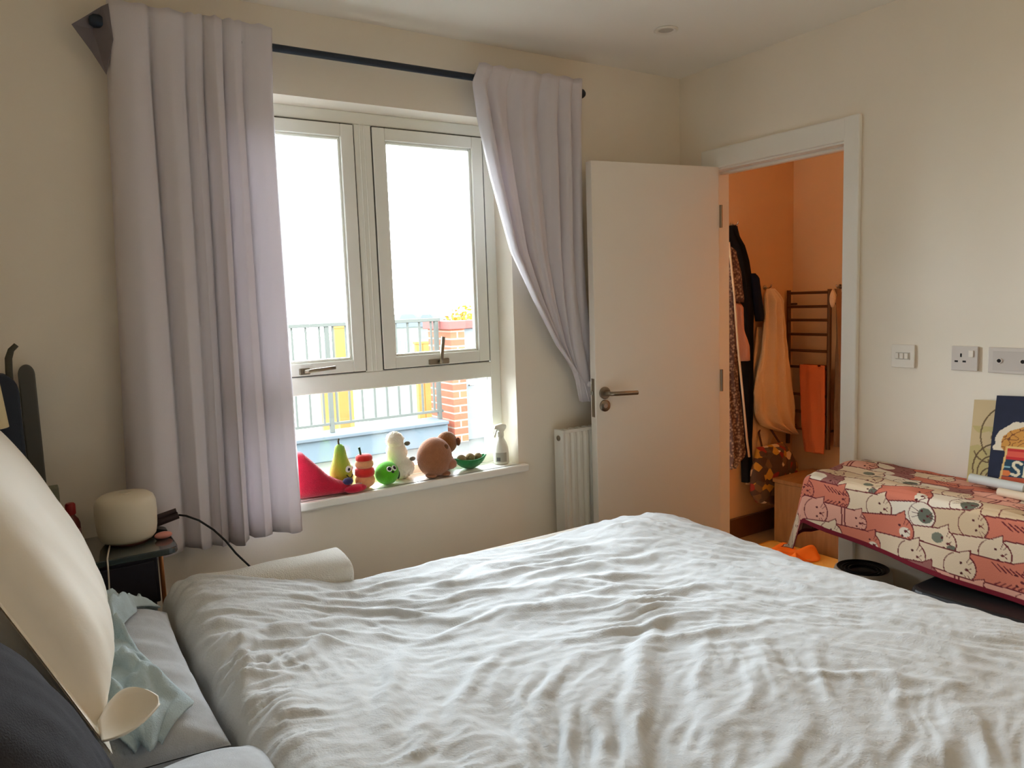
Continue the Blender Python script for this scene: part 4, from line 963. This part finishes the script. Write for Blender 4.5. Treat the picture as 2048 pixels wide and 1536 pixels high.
def art_pencil(U, V):
    L = lambda c: np.array(lin(c)[:3])
    C = np.empty(U.shape+(3,)); C[:] = L((206, 184, 142)); C *= (1+0.06*pnoise(U*12, V*12, 4))[..., None]
    wash = pnoise(U*14+3, V*9, 8) > -0.1
    C[wash & (V < 0.19) & (U < 0.14)] = L((190, 174, 118))
    ink = L((104, 82, 52))
    for cx, cy, r, a0, a1 in ((0.115, 0.165, 0.085, 1.2, 3.9), (0.125, 0.155, 0.060, 1.3, 3.6), (0.140, 0.150, 0.038, 1.0, 3.9), (0.085, 0.055, 0.070, 0.9, 3.4), (0.078, 0.040, 0.048, 0.6, 3.3), (0.070, 0.020, 0.030, 0.5, 3.2), (0.06, 0.13, 0.05, 3.6, 5.6), (0.11, 0.09, 0.05, 3.3, 5.9), (0.10, 0.0, 0.05, 0.8, 2.6)):
        C[seg(U, V, [(cx+r*math.cos(a0+(a1-a0)*k/16), cy+r*1.15*math.sin(a0+(a1-a0)*k/16)) for k in range(17)], 0.0024)] = ink
    return C
PRINT = M_attr('painted_print', 0.75)
PAPER = M('canvas_edge', (206, 190, 156), 0.8); NAVYE = M('navy_edge', (26, 30, 48), 0.7)
def leaning(name, y_left, w, h, xb, xt, z0, fn, edge, th, label, cat, tilt=0.0):
    v = Vector((xt-xb, 0, math.sqrt(max(1e-6, h*h-(xt-xb)**2)))).normalized(); u = Vector((0, -1, 0)); n = u.cross(v)
    if n.x > 0: n = -n
    if tilt:
        R = Matrix.Rotation(tilt, 3, n); u = R @ u; v = R @ v
    o = Vector((xb, y_left, z0)); t = thing(name, o, label, cat)
    c = o + u*(w/2) + v*(h/2) - n*(th/2+0.0005)
    MB().obox(c, u, v, n, w/2, h/2, th/2).build('board', edge, t)
    raster_panel('painted_face', t, o + n*0.0008, u, v, n, w, h, fn, PRINT)
    return t
leaning('pencil_drawing', -1.372, 0.20, 0.278, -0.075, -0.012, 0.742, art_pencil, PAPER, 0.004, 'cream board with swirling pencil lines, behind the navy painting', 'picture', tilt=0.05)
leaning('navy_painting', -1.445, 0.24, 0.300, -0.100, -0.018, 0.745, art_navy, NAVYE, 0.016, 'navy canvas painting of a snack tub lettered SR', 'picture', tilt=0.05)
# paper rolls in front
PRB = M('pale_blue_paper', (206, 210, 206), 0.6); PRC = M('cream_paper', (222, 204, 178), 0.7)
def paper_roll(name, p0, p1, r, mat, label):
    p0, p1 = Vector(p0), Vector(p1); ax = (p1-p0).normalized(); L = (p1-p0).length
    t = thing(name, p0, label, 'paper roll')
    MB().lathe([(r*0.62, 0), (r, 0), (r, L), (r*0.62, L), (r*0.62, 0)], p0, ax, 22).build('sheet', mat, t, smooth='auto')
    MB().lathe([(r*0.60, L*0.3), (r*0.60, L*0.35)], p0, ax, 12).build('inner_turn', mat, t, smooth='auto')
    MB().lathe([(r*1.01, L*0.42), (r*1.03, L*0.42), (r*1.03, L*0.50), (r*1.01, L*0.50)], p0, ax, 22).build('band', M('band_tape', (150, 140, 120), 0.6), t, smooth='auto')
paper_roll('paper_roll', (-0.125, -1.408, 0.770), (-0.150, -1.80, 0.766), 0.0150, PRB, 'pale blue paper roll lying in front of the navy painting')
paper_roll('paper_roll', (-0.185, -1.520, 0.757), (-0.215, -1.86, 0.757), 0.0125, PRC, 'cream paper roll, the lower of the two rolls on the cloth')

# air purifier under the table
PURW = M('purifier_white', (214, 206, 190), 0.5)
px, py = -0.135, -1.045
ap = thing('air_purifier', (px, py, 0), 'off-white cylindrical air purifier with a black top, under the table end', 'air purifier')
MB().lathe([(0, 0.0), (0.098, 0.0), (0.102, 0.006), (0.106, 0.10), (0.1065, 0.20), (0.104, 0.30), (0.100, 0.352), (0.096, 0.362), (0.090, 0.365)], (px, py, 0), (0, 0, 1), 48).build('body', PURW, ap, smooth='auto', angle=60)
BLK = M('black_plastic', (26, 26, 30), 0.3)
tp = MB().lathe([(0.090, 0.365), (0.086, 0.361), (0.060, 0.352), (0.040, 0.350), (0.038, 0.354), (0.020, 0.356), (0, 0.356)], (px, py, 0), (0, 0, 1), 48).build('top_panel', BLK, ap, smooth=True)
for r in (0.050, 0.062, 0.074): MB().lathe([(r-0.002, 0.354), (r-0.002, 0.360), (r+0.002, 0.360), (r+0.002, 0.354)], (px, py, 0), (0, 0, 1), 40).build('grille_ring', BLK, tp, smooth='auto')

# black bench under the table
bn = thing('padded_bench', (-0.28, -1.66, 0), 'black padded bench with crossed legs, below the tablecloth', 'bench')
VINYL = M('black_vinyl', (26, 26, 28), 0.42, bump=0.1, bscale=200)
MB().prism(rrect(-0.455, -0.115, -1.93, -1.385, 0.05), (0, 0, 0), (1, 0, 0), (0, 1, 0), (0, 0, 1), 0.425, 0.475).build('seat_pad', VINYL, bn, bevel=0.016, segs=4)
MB().prism(rrect(-0.425, -0.145, -1.90, -1.415, 0.03), (0, 0, 0), (1, 0, 0), (0, 1, 0), (0, 0, 1), 0.405, 0.425).build('seat_board', BLACKM, bn)
for x in (-0.40, -0.17):
    MB().obox((x, -1.66, 0.21), (1, 0, 0), Vector((0, 0.46, 0.40)).normalized(), Vector((0, -0.40, 0.46)).normalized(), 0.016, 0.30, 0.011).build('cross_leg', BLACKM, bn, bevel=0.003)
    MB().obox((x+0.024, -1.66, 0.21), (1, 0, 0), Vector((0, -0.46, 0.40)).normalized(), Vector((0, 0.40, 0.46)).normalized(), 0.008, 0.30, 0.011).build('cross_leg', BLACKM, bn, bevel=0.003)
for y in (-1.445, -1.885): MB().tube([(-0.44, y, 0.014), (-0.13, y, 0.014)], 0.013, 10).build('foot_bar', BLACKM, bn, smooth='auto')
MB().tube([(-0.42, -1.66, 0.21), (-0.14, -1.66, 0.21)], 0.010, 10).build('pivot', STEEL, bn, smooth='auto')
# ---------------------------------------------------------------- ensuite contents
def hang(rows, o, ud, nd, depth, nf, amp, seed=0, nz=54, nu=44, back=0.004):
    o, ud, nd = Vector(o), Vector(ud), Vector(nd); zs = [-r[0] for r in rows]; z0, z1 = rows[0][0], rows[-1][0]
    m = MB(); vs = []; N = 2*nu
    for j in range(nz):
        z = z0+(z1-z0)*j/(nz-1); a = interp(-z, zs, [r[1] for r in rows]); b = interp(-z, zs, [r[2] for r in rows])
        t = j/(nz-1); ease = min(1, t*10+0.25)
        for k in range(N):
            if k < nu:
                s_ = k/(nu-1); off = depth*ease*(0.30+0.70*max(0, math.sin(math.pi*s_))**0.6) + amp*ease*math.sin(2*math.pi*nf*s_ + seed + 1.4*math.sin(t*3+seed))*min(1, 6*min(s_, 1-s_)) + amp*0.5*float(pnoise(s_*5+seed, t*8, 3))
            else:
                s_ = 1-(k-nu)/(nu-1); off = back
            p = o + ud*(a+(b-a)*s_) + nd*max(off, back); vs.append((p.x, p.y, z))
    m.add(vs, [(j*N+k, j*N+(k+1) % N, (j+1)*N+(k+1) % N, (j+1)*N+k) for j in range(nz-1) for k in range(N)])
    m.f += [tuple(range(N))[::-1], tuple((nz-1)*N+k for k in range(N))]
    return m
def knit_mat():
    m = M('knit_grey_rose', (170, 138, 128), 0.95, spec=0.1, var=0.3, vscale=30, bump=0.8, bscale=150); nt = m.node_tree
    vo = nt.nodes.new('ShaderNodeTexVoronoi'); vo.inputs['Scale'].default_value = 70
    r = nt.nodes.new('ShaderNodeValToRGB'); r.color_ramp.elements[0].color = lin((206, 180, 160)); r.color_ramp.elements[1].color = lin((104, 84, 84)); r.color_ramp.elements[1].position = 0.6
    tc = [n for n in nt.nodes if n.type == 'TEX_COORD'][0]
    nt.links.new(tc.outputs['Object'], vo.inputs['Vector']); nt.links.new(vo.outputs['Distance'], r.inputs['Fac']); nt.links.new(r.outputs['Color'], nt.nodes['Principled BSDF'].inputs['Base Color'])
    return m
KNIT = knit_mat(); LW_ = BY1
rb_ = thing('dressing_gown', (0.48, 0.15, 0.449), 'patterned grey and rose dressing gown hanging nearest the ensuite door', 'dressing gown')
hang([(1.71, 0.371, 0.469), (1.621, 0.37, 0.5), (1.465, 0.369, 0.555), (1.121, 0.375, 0.575), (0.989, 0.382, 0.553), (0.825, 0.4, 0.577), (0.632, 0.403, 0.61), (0.506, 0.41, 0.627), (0.449, 0.425, 0.537)], (0, 0.165, 0), (1, 0, 0), (0, -1, 0), 0.065, 3.5, 0.010, 1).build('robe_body', KNIT, rb_, smooth=True)
hang([(1.640, 0.44, 0.500), (1.50, 0.47, 0.555), (1.37, 0.50, 0.580), (1.345, 0.51, 0.572)], (0, 0.125, 0), (1, 0, 0), (0, -1, 0), 0.040, 2, 0.004, 2, nz=24).build('sleeve', KNIT, rb_, smooth=True)
hang([(1.345, 0.49, 0.560), (1.20, 0.50, 0.570), (1.11, 0.52, 0.615), (1.03, 0.54, 0.618)], (0, 0.120, 0), (1, 0, 0), (0, -1, 0), 0.040, 2, 0.004, 3, nz=24).build('cuff', M('rose_knit', (206, 160, 146), 0.95, bump=0.6, bscale=180), rb_, smooth=True)
MB().tube([(0.435, 0.085, 1.66), (0.47, 0.082, 1.40), (0.50, 0.080, 1.10), (0.545, 0.082, 0.80), (0.575, 0.085, 0.60), (0.60, 0.09, 0.50)], 0.006, 8).build('piping', M('pale_piping', (214, 196, 170), 0.9), rb_, smooth=True)
bg = thing('black_coat', (0.69, 0.19, 0.324), 'black garment hanging behind the patterned dressing gown', 'coat')
hang([(1.76, 0.569, 0.645), (1.707, 0.557, 0.657), (1.573, 0.605, 0.719), (1.465, 0.625, 0.752), (1.354, 0.640, 0.770), (1.231, 0.645, 0.757), (1.021, 0.655, 0.757), (0.796, 0.660, 0.753), (0.569, 0.668, 0.737), (0.324, 0.675, 0.737)], (0, 0.212, 0), (1, 0, 0), (0, -1, 0), 0.045, 2.5, 0.007, 4).build('coat_body', M('black_wool', (22, 24, 30), 0.9, spec=0.15), bg, smooth=True)
hang([(1.50, 0.70, 0.745), (1.354, 0.72, 0.786), (1.257, 0.735, 0.803), (1.235, 0.74, 0.795)], (0, 0.170, 0), (1, 0, 0), (0, -1, 0), 0.035, 1, 0.003, 5, nz=20).build('sleeve', M('dark_navy_wool', (22, 28, 48), 0.9, spec=0.15), bg, smooth=True)
bt = thing('bath_towel', (0.93, 0.17, 0.31), 'long beige bath towel hanging by one corner beside the heated rail', 'towel')
TAN = M('beige_terry', (222, 196, 158), 0.95, spec=0.1, bump=0.7, bscale=240, sheen=0.2)
hang([(1.413, 0.838, 0.901), (1.377, 0.812, 0.932), (1.236, 0.805, 0.964), (1.067, 0.785, 0.997), (0.925, 0.741, 1.025), (0.839, 0.721, 1.049), (0.76, 0.725, 1.068), (0.70, 0.735, 1.073), (0.645, 0.78, 1.074), (0.60, 0.90, 1.072), (0.565, 1.03, 1.066)], (0, 0.170, 0), (1, 0, 0), (0, -1, 0), 0.055, 3.2, 0.014, 1.3).build('front_fold', TAN, bt, smooth=True)
hang([(1.20, 0.80, 0.90), (0.95, 0.745, 0.95), (0.70, 0.735, 0.97), (0.55, 0.727, 0.93), (0.43, 0.712, 0.86), (0.307, 0.703, 0.78)], (0, 0.205, 0), (1, 0, 0), (0, -1, 0), 0.030, 2.0, 0.006, 2.2).build('back_fold', TAN, bt, smooth=True)
# hooks on the ensuite wall
for x, z, lb in ((0.44, 1.715, 'small steel hook holding the patterned dressing gown'), (0.61, 1.765, 'small steel hook holding the black garment'), (0.885, 1.42, 'small steel hook holding the beige towel')):
    t = thing('wall_hook', (x, BY1, z), lb, 'hook', 'hooks on the ensuite wall')
    MB().lathe([(0, 0), (0.014, 0), (0.014, 0.005), (0, 0.006)], (x, BY1-0.0005, z), (0, -1, 0), 16).build('base_disc', CHROME, t, smooth='auto')
    MB().tube([(x, BY1-0.004, z), (x, BY1-0.03, z-0.004), (x, BY1-0.045, z+0.004), (x, BY1-0.048, z+0.016)], 0.004, 8).build('hook_arm', CHROME, t, smooth=True)
# heated towel rail on the far wall
RLX = 1.07
tr_ = thing('towel_rail', (RLX, 0.06, 0.50), 'ladder heated towel rail on the far ensuite wall', 'towel rail')
RAILM = M('bronze_rail', (96, 70, 48), 0.35, metal=0.7)
for y in (0.195, -0.070): MB().tube([(RLX, y, 0.50), (RLX, y, 1.40)], 0.012, 12).build('upright', RAILM, tr_, smooth='auto')
for z in (1.383, 1.305, 1.229, 1.148, 1.054, 0.96, 0.80, 0.70, 0.60): MB().tube([(RLX-0.006, 0.195, z), (RLX-0.006, -0.070, z)], 0.0085, 10).build('rung', RAILM, tr_, smooth='auto')
for y in (0.195, -0.070):
    for z in (0.60, 1.32): MB().tube([(RLX, y, z), (BX1-0.0005, y, z)], 0.007, 8).build('wall_mount', RAILM, tr_, smooth='auto')
ot = thing('hand_towel', (1.05, 0.0, 0.474), 'orange hand towel folded over the towel rail', 'towel')
ORG = M('terracotta_terry', (206, 112, 70), 0.95, spec=0.1, bump=0.7, bscale=260)
hang([(0.976, 0.105, -0.058), (0.93, 0.105, -0.060), (0.782, 0.096, -0.062), (0.611, 0.088, -0.064), (0.474, 0.067, -0.060)], (RLX-0.016, 0, 0), (0, 1, 0), (-1, 0, 0), 0.018, 2.0, 0.005, 0.5).build('front_fold', ORG, ot, smooth=True)
hang([(0.976, 0.100, -0.055), (0.60, 0.090, -0.055)], (RLX+0.006, 0, 0), (0, 1, 0), (1, 0, 0), 0.010, 1, 0.002, 0.5).build('back_fold', ORG, ot, smooth=True)
wt = thing('brown_towel', (1.10, -0.12, 0.53), 'brown towel hanging right of the towel rail, by the door edge', 'towel')
hang([(1.40, -0.062, -0.101), (1.367, -0.085, -0.114), (1.229, -0.088, -0.132), (0.952, -0.084, -0.165), (0.641, -0.080, -0.175), (0.517, -0.08, -0.175)], (1.125, 0, 0), (0, 1, 0), (-1, 0, 0), 0.040, 1.6, 0.008, 0.8).build('towel_body', M('brown_terry', (134, 100, 72), 0.95, bump=0.7, bscale=260), wt, smooth=True)
MB().ell((1.075, -0.080, 1.345), (0.016, 0.022, 0.050), 16, 10).build('pale_fold', TAN, wt, smooth=True)
hk = thing('wall_hook', (BX1, -0.09, 1.41), 'small steel hook holding the brown towel', 'hook', 'hooks on the ensuite wall')
MB().lathe([(0, 0), (0.014, 0), (0.014, 0.005), (0, 0.006)], (BX1-0.0005, -0.09, 1.41), (-1, 0, 0), 16).build('base_disc', CHROME, hk, smooth='auto')
MB().tube([(BX1-0.004, -0.09, 1.41), (BX1-0.03, -0.09, 1.405), (BX1-0.04, -0.09, 1.42)], 0.004, 8).build('hook_arm', CHROME, hk, smooth=True)
# patterned bag
def bag_mat():
    m = M('patterned_bag', (110, 84, 64), 0.8, bump=0.2, bscale=200); nt = m.node_tree
    vo = nt.nodes.new('ShaderNodeTexVoronoi'); vo.inputs['Scale'].default_value = 26; r = nt.nodes.new('ShaderNodeValToRGB'); r.color_ramp.interpolation = 'CONSTANT'
    el = r.color_ramp.elements; el[0].color = lin((84, 64, 54)); el[1].position = 0.35; el[1].color = lin((120, 92, 66))
    for p, c in ((0.55, (196, 148, 60)), (0.68, (150, 50, 44)), (0.8, (90, 78, 66)), (0.92, (216, 196, 160))): e = el.new(p); e.color = lin(c)
    sp = nt.nodes.new('ShaderNodeSeparateColor'); tc = [n for n in nt.nodes if n.type == 'TEX_COORD'][0]
    nt.links.new(tc.outputs['Object'], vo.inputs['Vector']); nt.links.new(vo.outputs['Color'], sp.inputs[0]); nt.links.new(sp.outputs[0], r.inputs['Fac']); nt.links.new(r.outputs['Color'], nt.nodes['Principled BSDF'].inputs['Base Color'])
    return m
pg = thing('patterned_bag', (0.82, 0.13, 0.26), 'dark flower-patterned bag hanging below the beige towel', 'bag')
hang([(0.53, 0.715, 0.94), (0.40, 0.665, 1.05), (0.28, 0.660, 1.08), (0.215, 0.71, 1.06), (0.195, 0.78, 1.0)], (0, 0.140, 0), (1, 0, 0), (0, -1, 0), 0.070, 2.0, 0.006, 0.4).build('bag_body', bag_mat(), pg, smooth=True)
MB().tube([(0.76, 0.132, 0.52), (0.79, 0.18, 0.60), (0.86, 0.208, 0.66), (0.90, 0.18, 0.60), (0.92, 0.132, 0.52)], 0.006, 8).build('strap', M('bag_strap', (90, 60, 46), 0.8), pg, smooth=True)
# low box, mat and cloth on the floor
bxx = thing('storage_box', (0.93, -0.12, 0), 'low brown wooden storage box under the towel rail', 'box')
BOXW = M('brown_wood', (150, 108, 66), 0.5, var=0.15, vscale=7, stretch=(1, 7, 1))
B(0.76, 1.10, -0.36, 0.05, 0.0, 0.34).build('carcass', BOXW, bxx, bevel=0.004)
B(0.75, 1.11, -0.37, 0.055, 0.342, 0.365).build('lid', BOXW, bxx, bevel=0.004)
tag(MB().ell((0.83, -0.14, 0.3755), (0.020, 0.012, 0.0105), 16, 8).build('soap_bar', M('soap_white', (236, 220, 190), 0.5), smooth=True), 'small white soap bar on the brown box', 'soap')
mat_ = thing('bath_mat', (0.60, -0.34, 0), 'yellow bath mat on the ensuite floor behind the tablecloth', 'bath mat')
YEL = M('mustard_mat', (226, 178, 84), 0.95, bump=0.8, bscale=220)
MB().prism(rrect(0.30, 0.745, -0.66, 0.05, 0.03), (0, 0, 0), (1, 0, 0), (0, 1, 0), (0, 0, 1), 0.001, 0.012).build('pile', YEL, mat_, bevel=0.004)
MB().tube([(p[0], p[1], 0.012) for p in rrect(0.31, 0.735, -0.65, 0.04, 0.03)], 0.004, 6).build('edging', M('mat_edging', (196, 140, 60), 0.9), mat_, smooth=True)
def floorcloth(u, v):
    x = 0.50 + 0.20*u + 0.02*math.sin(v*6); y = -0.30 + 0.22*v + 0.02*math.sin(u*7)
    e = min(1, 7*min(u, 1-u, v, 1-v))
    return (x, y, 0.016 + e*(0.022+0.018*math.sin(u*9+3*v)+0.016*math.sin(v*13+u*5)))
tag(MB().grid(floorcloth, 34, 34).build('crumpled_cloth', M('vivid_orange_cotton', (236, 122, 30), 0.85), smooth=True, solid=0.003), 'crumpled bright orange cloth on the yellow mat', 'cloth')
tag(B(0.03, 0.075, DY0+0.012, DY1-0.03, 0.0, 0.010).build('trim_2', M('threshold_wood', (150, 104, 60), 0.5, var=0.1, vscale=12), bevel=0.003), None, None, None, 'structure')

# ---------------------------------------------------------------- terrace outside the window
DECK = M('terrace_paving', (60, 60, 57), 0.9, spec=0.1, var=0.12, vscale=2)
struct(B(-5.0, 6.0, TH, 4.9, -0.12, -0.015).build('terrace_floor', DECK))
KERB = M('parapet_render', (66, 75, 80), 0.9, spec=0.1, var=0.06, vscale=4)
par = thing('parapet', (0.2, 4.15, -0.015), 'low pale grey-blue parapet carrying the terrace railing', 'parapet')
B(-3.5, 0.80, 4.00, 4.30, -0.015, 0.19).build('upstand', KERB, par, bevel=0.01)
B(-3.5, 0.80, 3.97, 4.33, 0.192, 0.225).build('coping', M('parapet_coping', (62, 68, 72), 0.9, spec=0.1), par, bevel=0.006)
RAILG = M('railing_grey_paint', (62, 64, 60), 0.85, spec=0.08)
rl = thing('railing', (0.0, 4.15, 0.225), 'grey metal terrace railing with upright bars', 'railing')
B(-3.4, 0.83, 4.125, 4.175, 1.215, 1.250).build('top_rail', RAILG, rl, bevel=0.004)
B(-3.4, 0.83, 4.135, 4.165, 0.295, 0.320).build('bottom_rail', RAILG, rl, bevel=0.003)
bar0 = B(-0.009, 0.009, 4.141, 4.159, 0.320, 1.215)
for k in range(33): 
    x = -3.33+0.127*k; B(x-0.009, x+0.009, 4.141, 4.159, 0.320, 1.215).build('baluster', RAILG, rl)
for x in (-3.38, -2.06, -0.34, 0.79): B(x-0.020, x+0.020, 4.13, 4.17, 0.225, 1.215).build('post', RAILG, rl, bevel=0.003)
def brick_mat():
    m = M('red_brick', (110, 52, 40), 0.9, spec=0.1); nt = m.node_tree; b = nt.nodes.new('ShaderNodeTexBrick'); tc = [n for n in nt.nodes if n.type == 'TEX_COORD'][0]
    mp = nt.nodes.new('ShaderNodeMapping'); mp.inputs['Rotation'].default_value = (math.radians(90), 0, 0)
    b.inputs['Color1'].default_value = lin((124, 68, 48)); b.inputs['Color2'].default_value = lin((106, 56, 42)); b.inputs['Mortar'].default_value = lin((112, 100, 88)); b.inputs['Scale'].default_value = 1.0
    b.inputs['Brick Width'].default_value = 0.225; b.inputs['Row Height'].default_value = 0.075; b.inputs['Mortar Size'].default_value = 0.008
    nt.links.new(tc.outputs['Object'], mp.inputs['Vector']); nt.links.new(mp.outputs['Vector'], b.inputs['Vector']); nt.links.new(b.outputs['Color'], nt.nodes['Principled BSDF'].inputs['Base Color'])
    return m
bp_ = thing('brick_pier', (0.95, 4.2, -0.015), 'red brick pier with a flat coping at the end of the railing', 'pier')
B(0.875, 1.03, 4.0, 4.5, -0.015, 1.13).build('brickwork', brick_mat(), bp_)
B(0.835, 1.028, 3.96, 4.54, 1.132, 1.215).build('coping_stone', M('red_coping', (96, 56, 52), 0.9, spec=0.1), bp_, bevel=0.006)
sd_ = thing('store_door', (1.2, 4.1, -0.015), 'pale grey metal door right of the brick pier', 'door')
B(1.03, 1.45, 4.06, 4.10, -0.015, 1.13).build('panel', M('pale_grey_metal', (84, 88, 90), 0.8, spec=0.1), sd_, bevel=0.004)
B(1.03, 1.45, 4.02, 4.14, 1.132, 1.215).build('door_coping', M('red_door_coping', (96, 56, 52), 0.9, spec=0.1), sd_, bevel=0.005)  # the pier's red coping carried on over the door as a separate piece
MB().tube([(1.09, 4.055, 0.55), (1.09, 4.03, 0.55), (1.13, 4.03, 0.55)], 0.006, 8).build('handle', STEEL, sd_, smooth=True)
OCH = M('ochre_cladding', (126, 84, 44), 0.9, spec=0.1, var=0.1, vscale=5)
for x0, x1, z1, y, lb in ((0.04, 0.16, 1.17, 5.0, 'slim orange timber post beyond the railing, left pane'), (-0.04, 0.32, 0.62, 5.3, 'wide ochre timber panel low behind the railing'), (0.97, 1.13, 0.95, 5.0, 'ochre timber post beyond the railing beside the brick pier')):
    t = thing('timber_post', ((x0+x1)/2, y, -3), lb, 'post')
    k = max(1, int(round((x1-x0)/0.09)))
    for i in range(k):
        a = x0+(x1-x0)*i/k; B(a+0.002, x0+(x1-x0)*(i+1)/k-0.002, y, y+0.06, -3.0, z1).build('board', OCH, t, bevel=0.003)
    B(x0-0.01, x1+0.01, y-0.005, y+0.065, z1, z1+0.025).build('cap', OCH, t)
struct(B(-60, 90, 4.9, 160, -6.2, -6.0).build('ground_far', M('far_ground', (110, 116, 100), 0.95, var=0.2, vscale=0.05)))
# autumn tree and far roofs
def tree():
    t = thing('autumn_tree', (6.1, 13.0, -6.0), 'yellow autumn tree behind the brick pier', 'tree')
    MB().tube([(6.1, 13, -6.0), (6.15, 13, -3.0), (6.05, 13, -0.5), (6.1, 13, 0.6)], [0.16, 0.13, 0.09, 0.04], 8).build('trunk', M('bark', (70, 56, 42), 0.9), t, smooth=True)
    rs = np.random.RandomState(4); m = MB()
    for i in range(2600):
        d = rs.randn(3); d /= np.linalg.norm(d); r = rs.rand()**0.4
        c = np.array([6.1, 13.0, -0.25]) + d*r*np.array([0.85, 0.8, 1.60]); a = rs.randn(3); a /= np.linalg.norm(a); b = np.cross(a, rs.randn(3)); b /= np.linalg.norm(b); k = 0.07
        m.add([c-a*k, c+b*k*0.5, c+a*k, c-b*k*0.5], [(0, 1, 2, 3)])
    o = m.build('foliage', M('yellow_leaves', (104, 76, 22), 0.9, spec=0.05, var=0.3, vscale=3), t); o['kind'] = 'stuff'
tree()
FARB = M('far_roof_grey', (62, 66, 70), 0.9, spec=0.05); FARW = M('far_wall_grey', (80, 82, 78), 0.9, spec=0.05)
for i, (x0, x1, y, z1, lb) in enumerate(((11.9, 13.1, 30, 0.92, 'far grey rooftop on the horizon, leftmost of three'), (13.45, 14.5, 31, 0.86, 'far grey rooftop on the horizon, middle of three'), (14.9, 16.6, 30, 0.80, 'far grey rooftop on the horizon, right of three'))):
    t = thing('distant_house', ((x0+x1)/2, y+2, -6.0), lb, 'house', 'rooftops on the horizon')
    B(x0, x1, y, y+4, -6.0, z1-0.6).build('walls', FARW, t)
    MB().prism([(x0-0.1, z1-0.6), (x1+0.1, z1-0.6), (x1-0.3, z1), (x0+0.3, z1)], (0, 0, 0), (1, 0, 0), (0, 0, 1), (0, 1, 0), y-0.1, y+4.1).build('roof', FARB, t)
    for k in range(3):
        w = x0+0.2+(x1-x0-0.4)*k/3; B(w, w+0.22, y-0.02, y, -0.9+z1*0.2, -0.5+z1*0.2).build('window', M('far_pane', (60, 66, 72), 0.2), t)
for _o in bpy.data.objects:
    if '_root' in _o: del _o['_root']
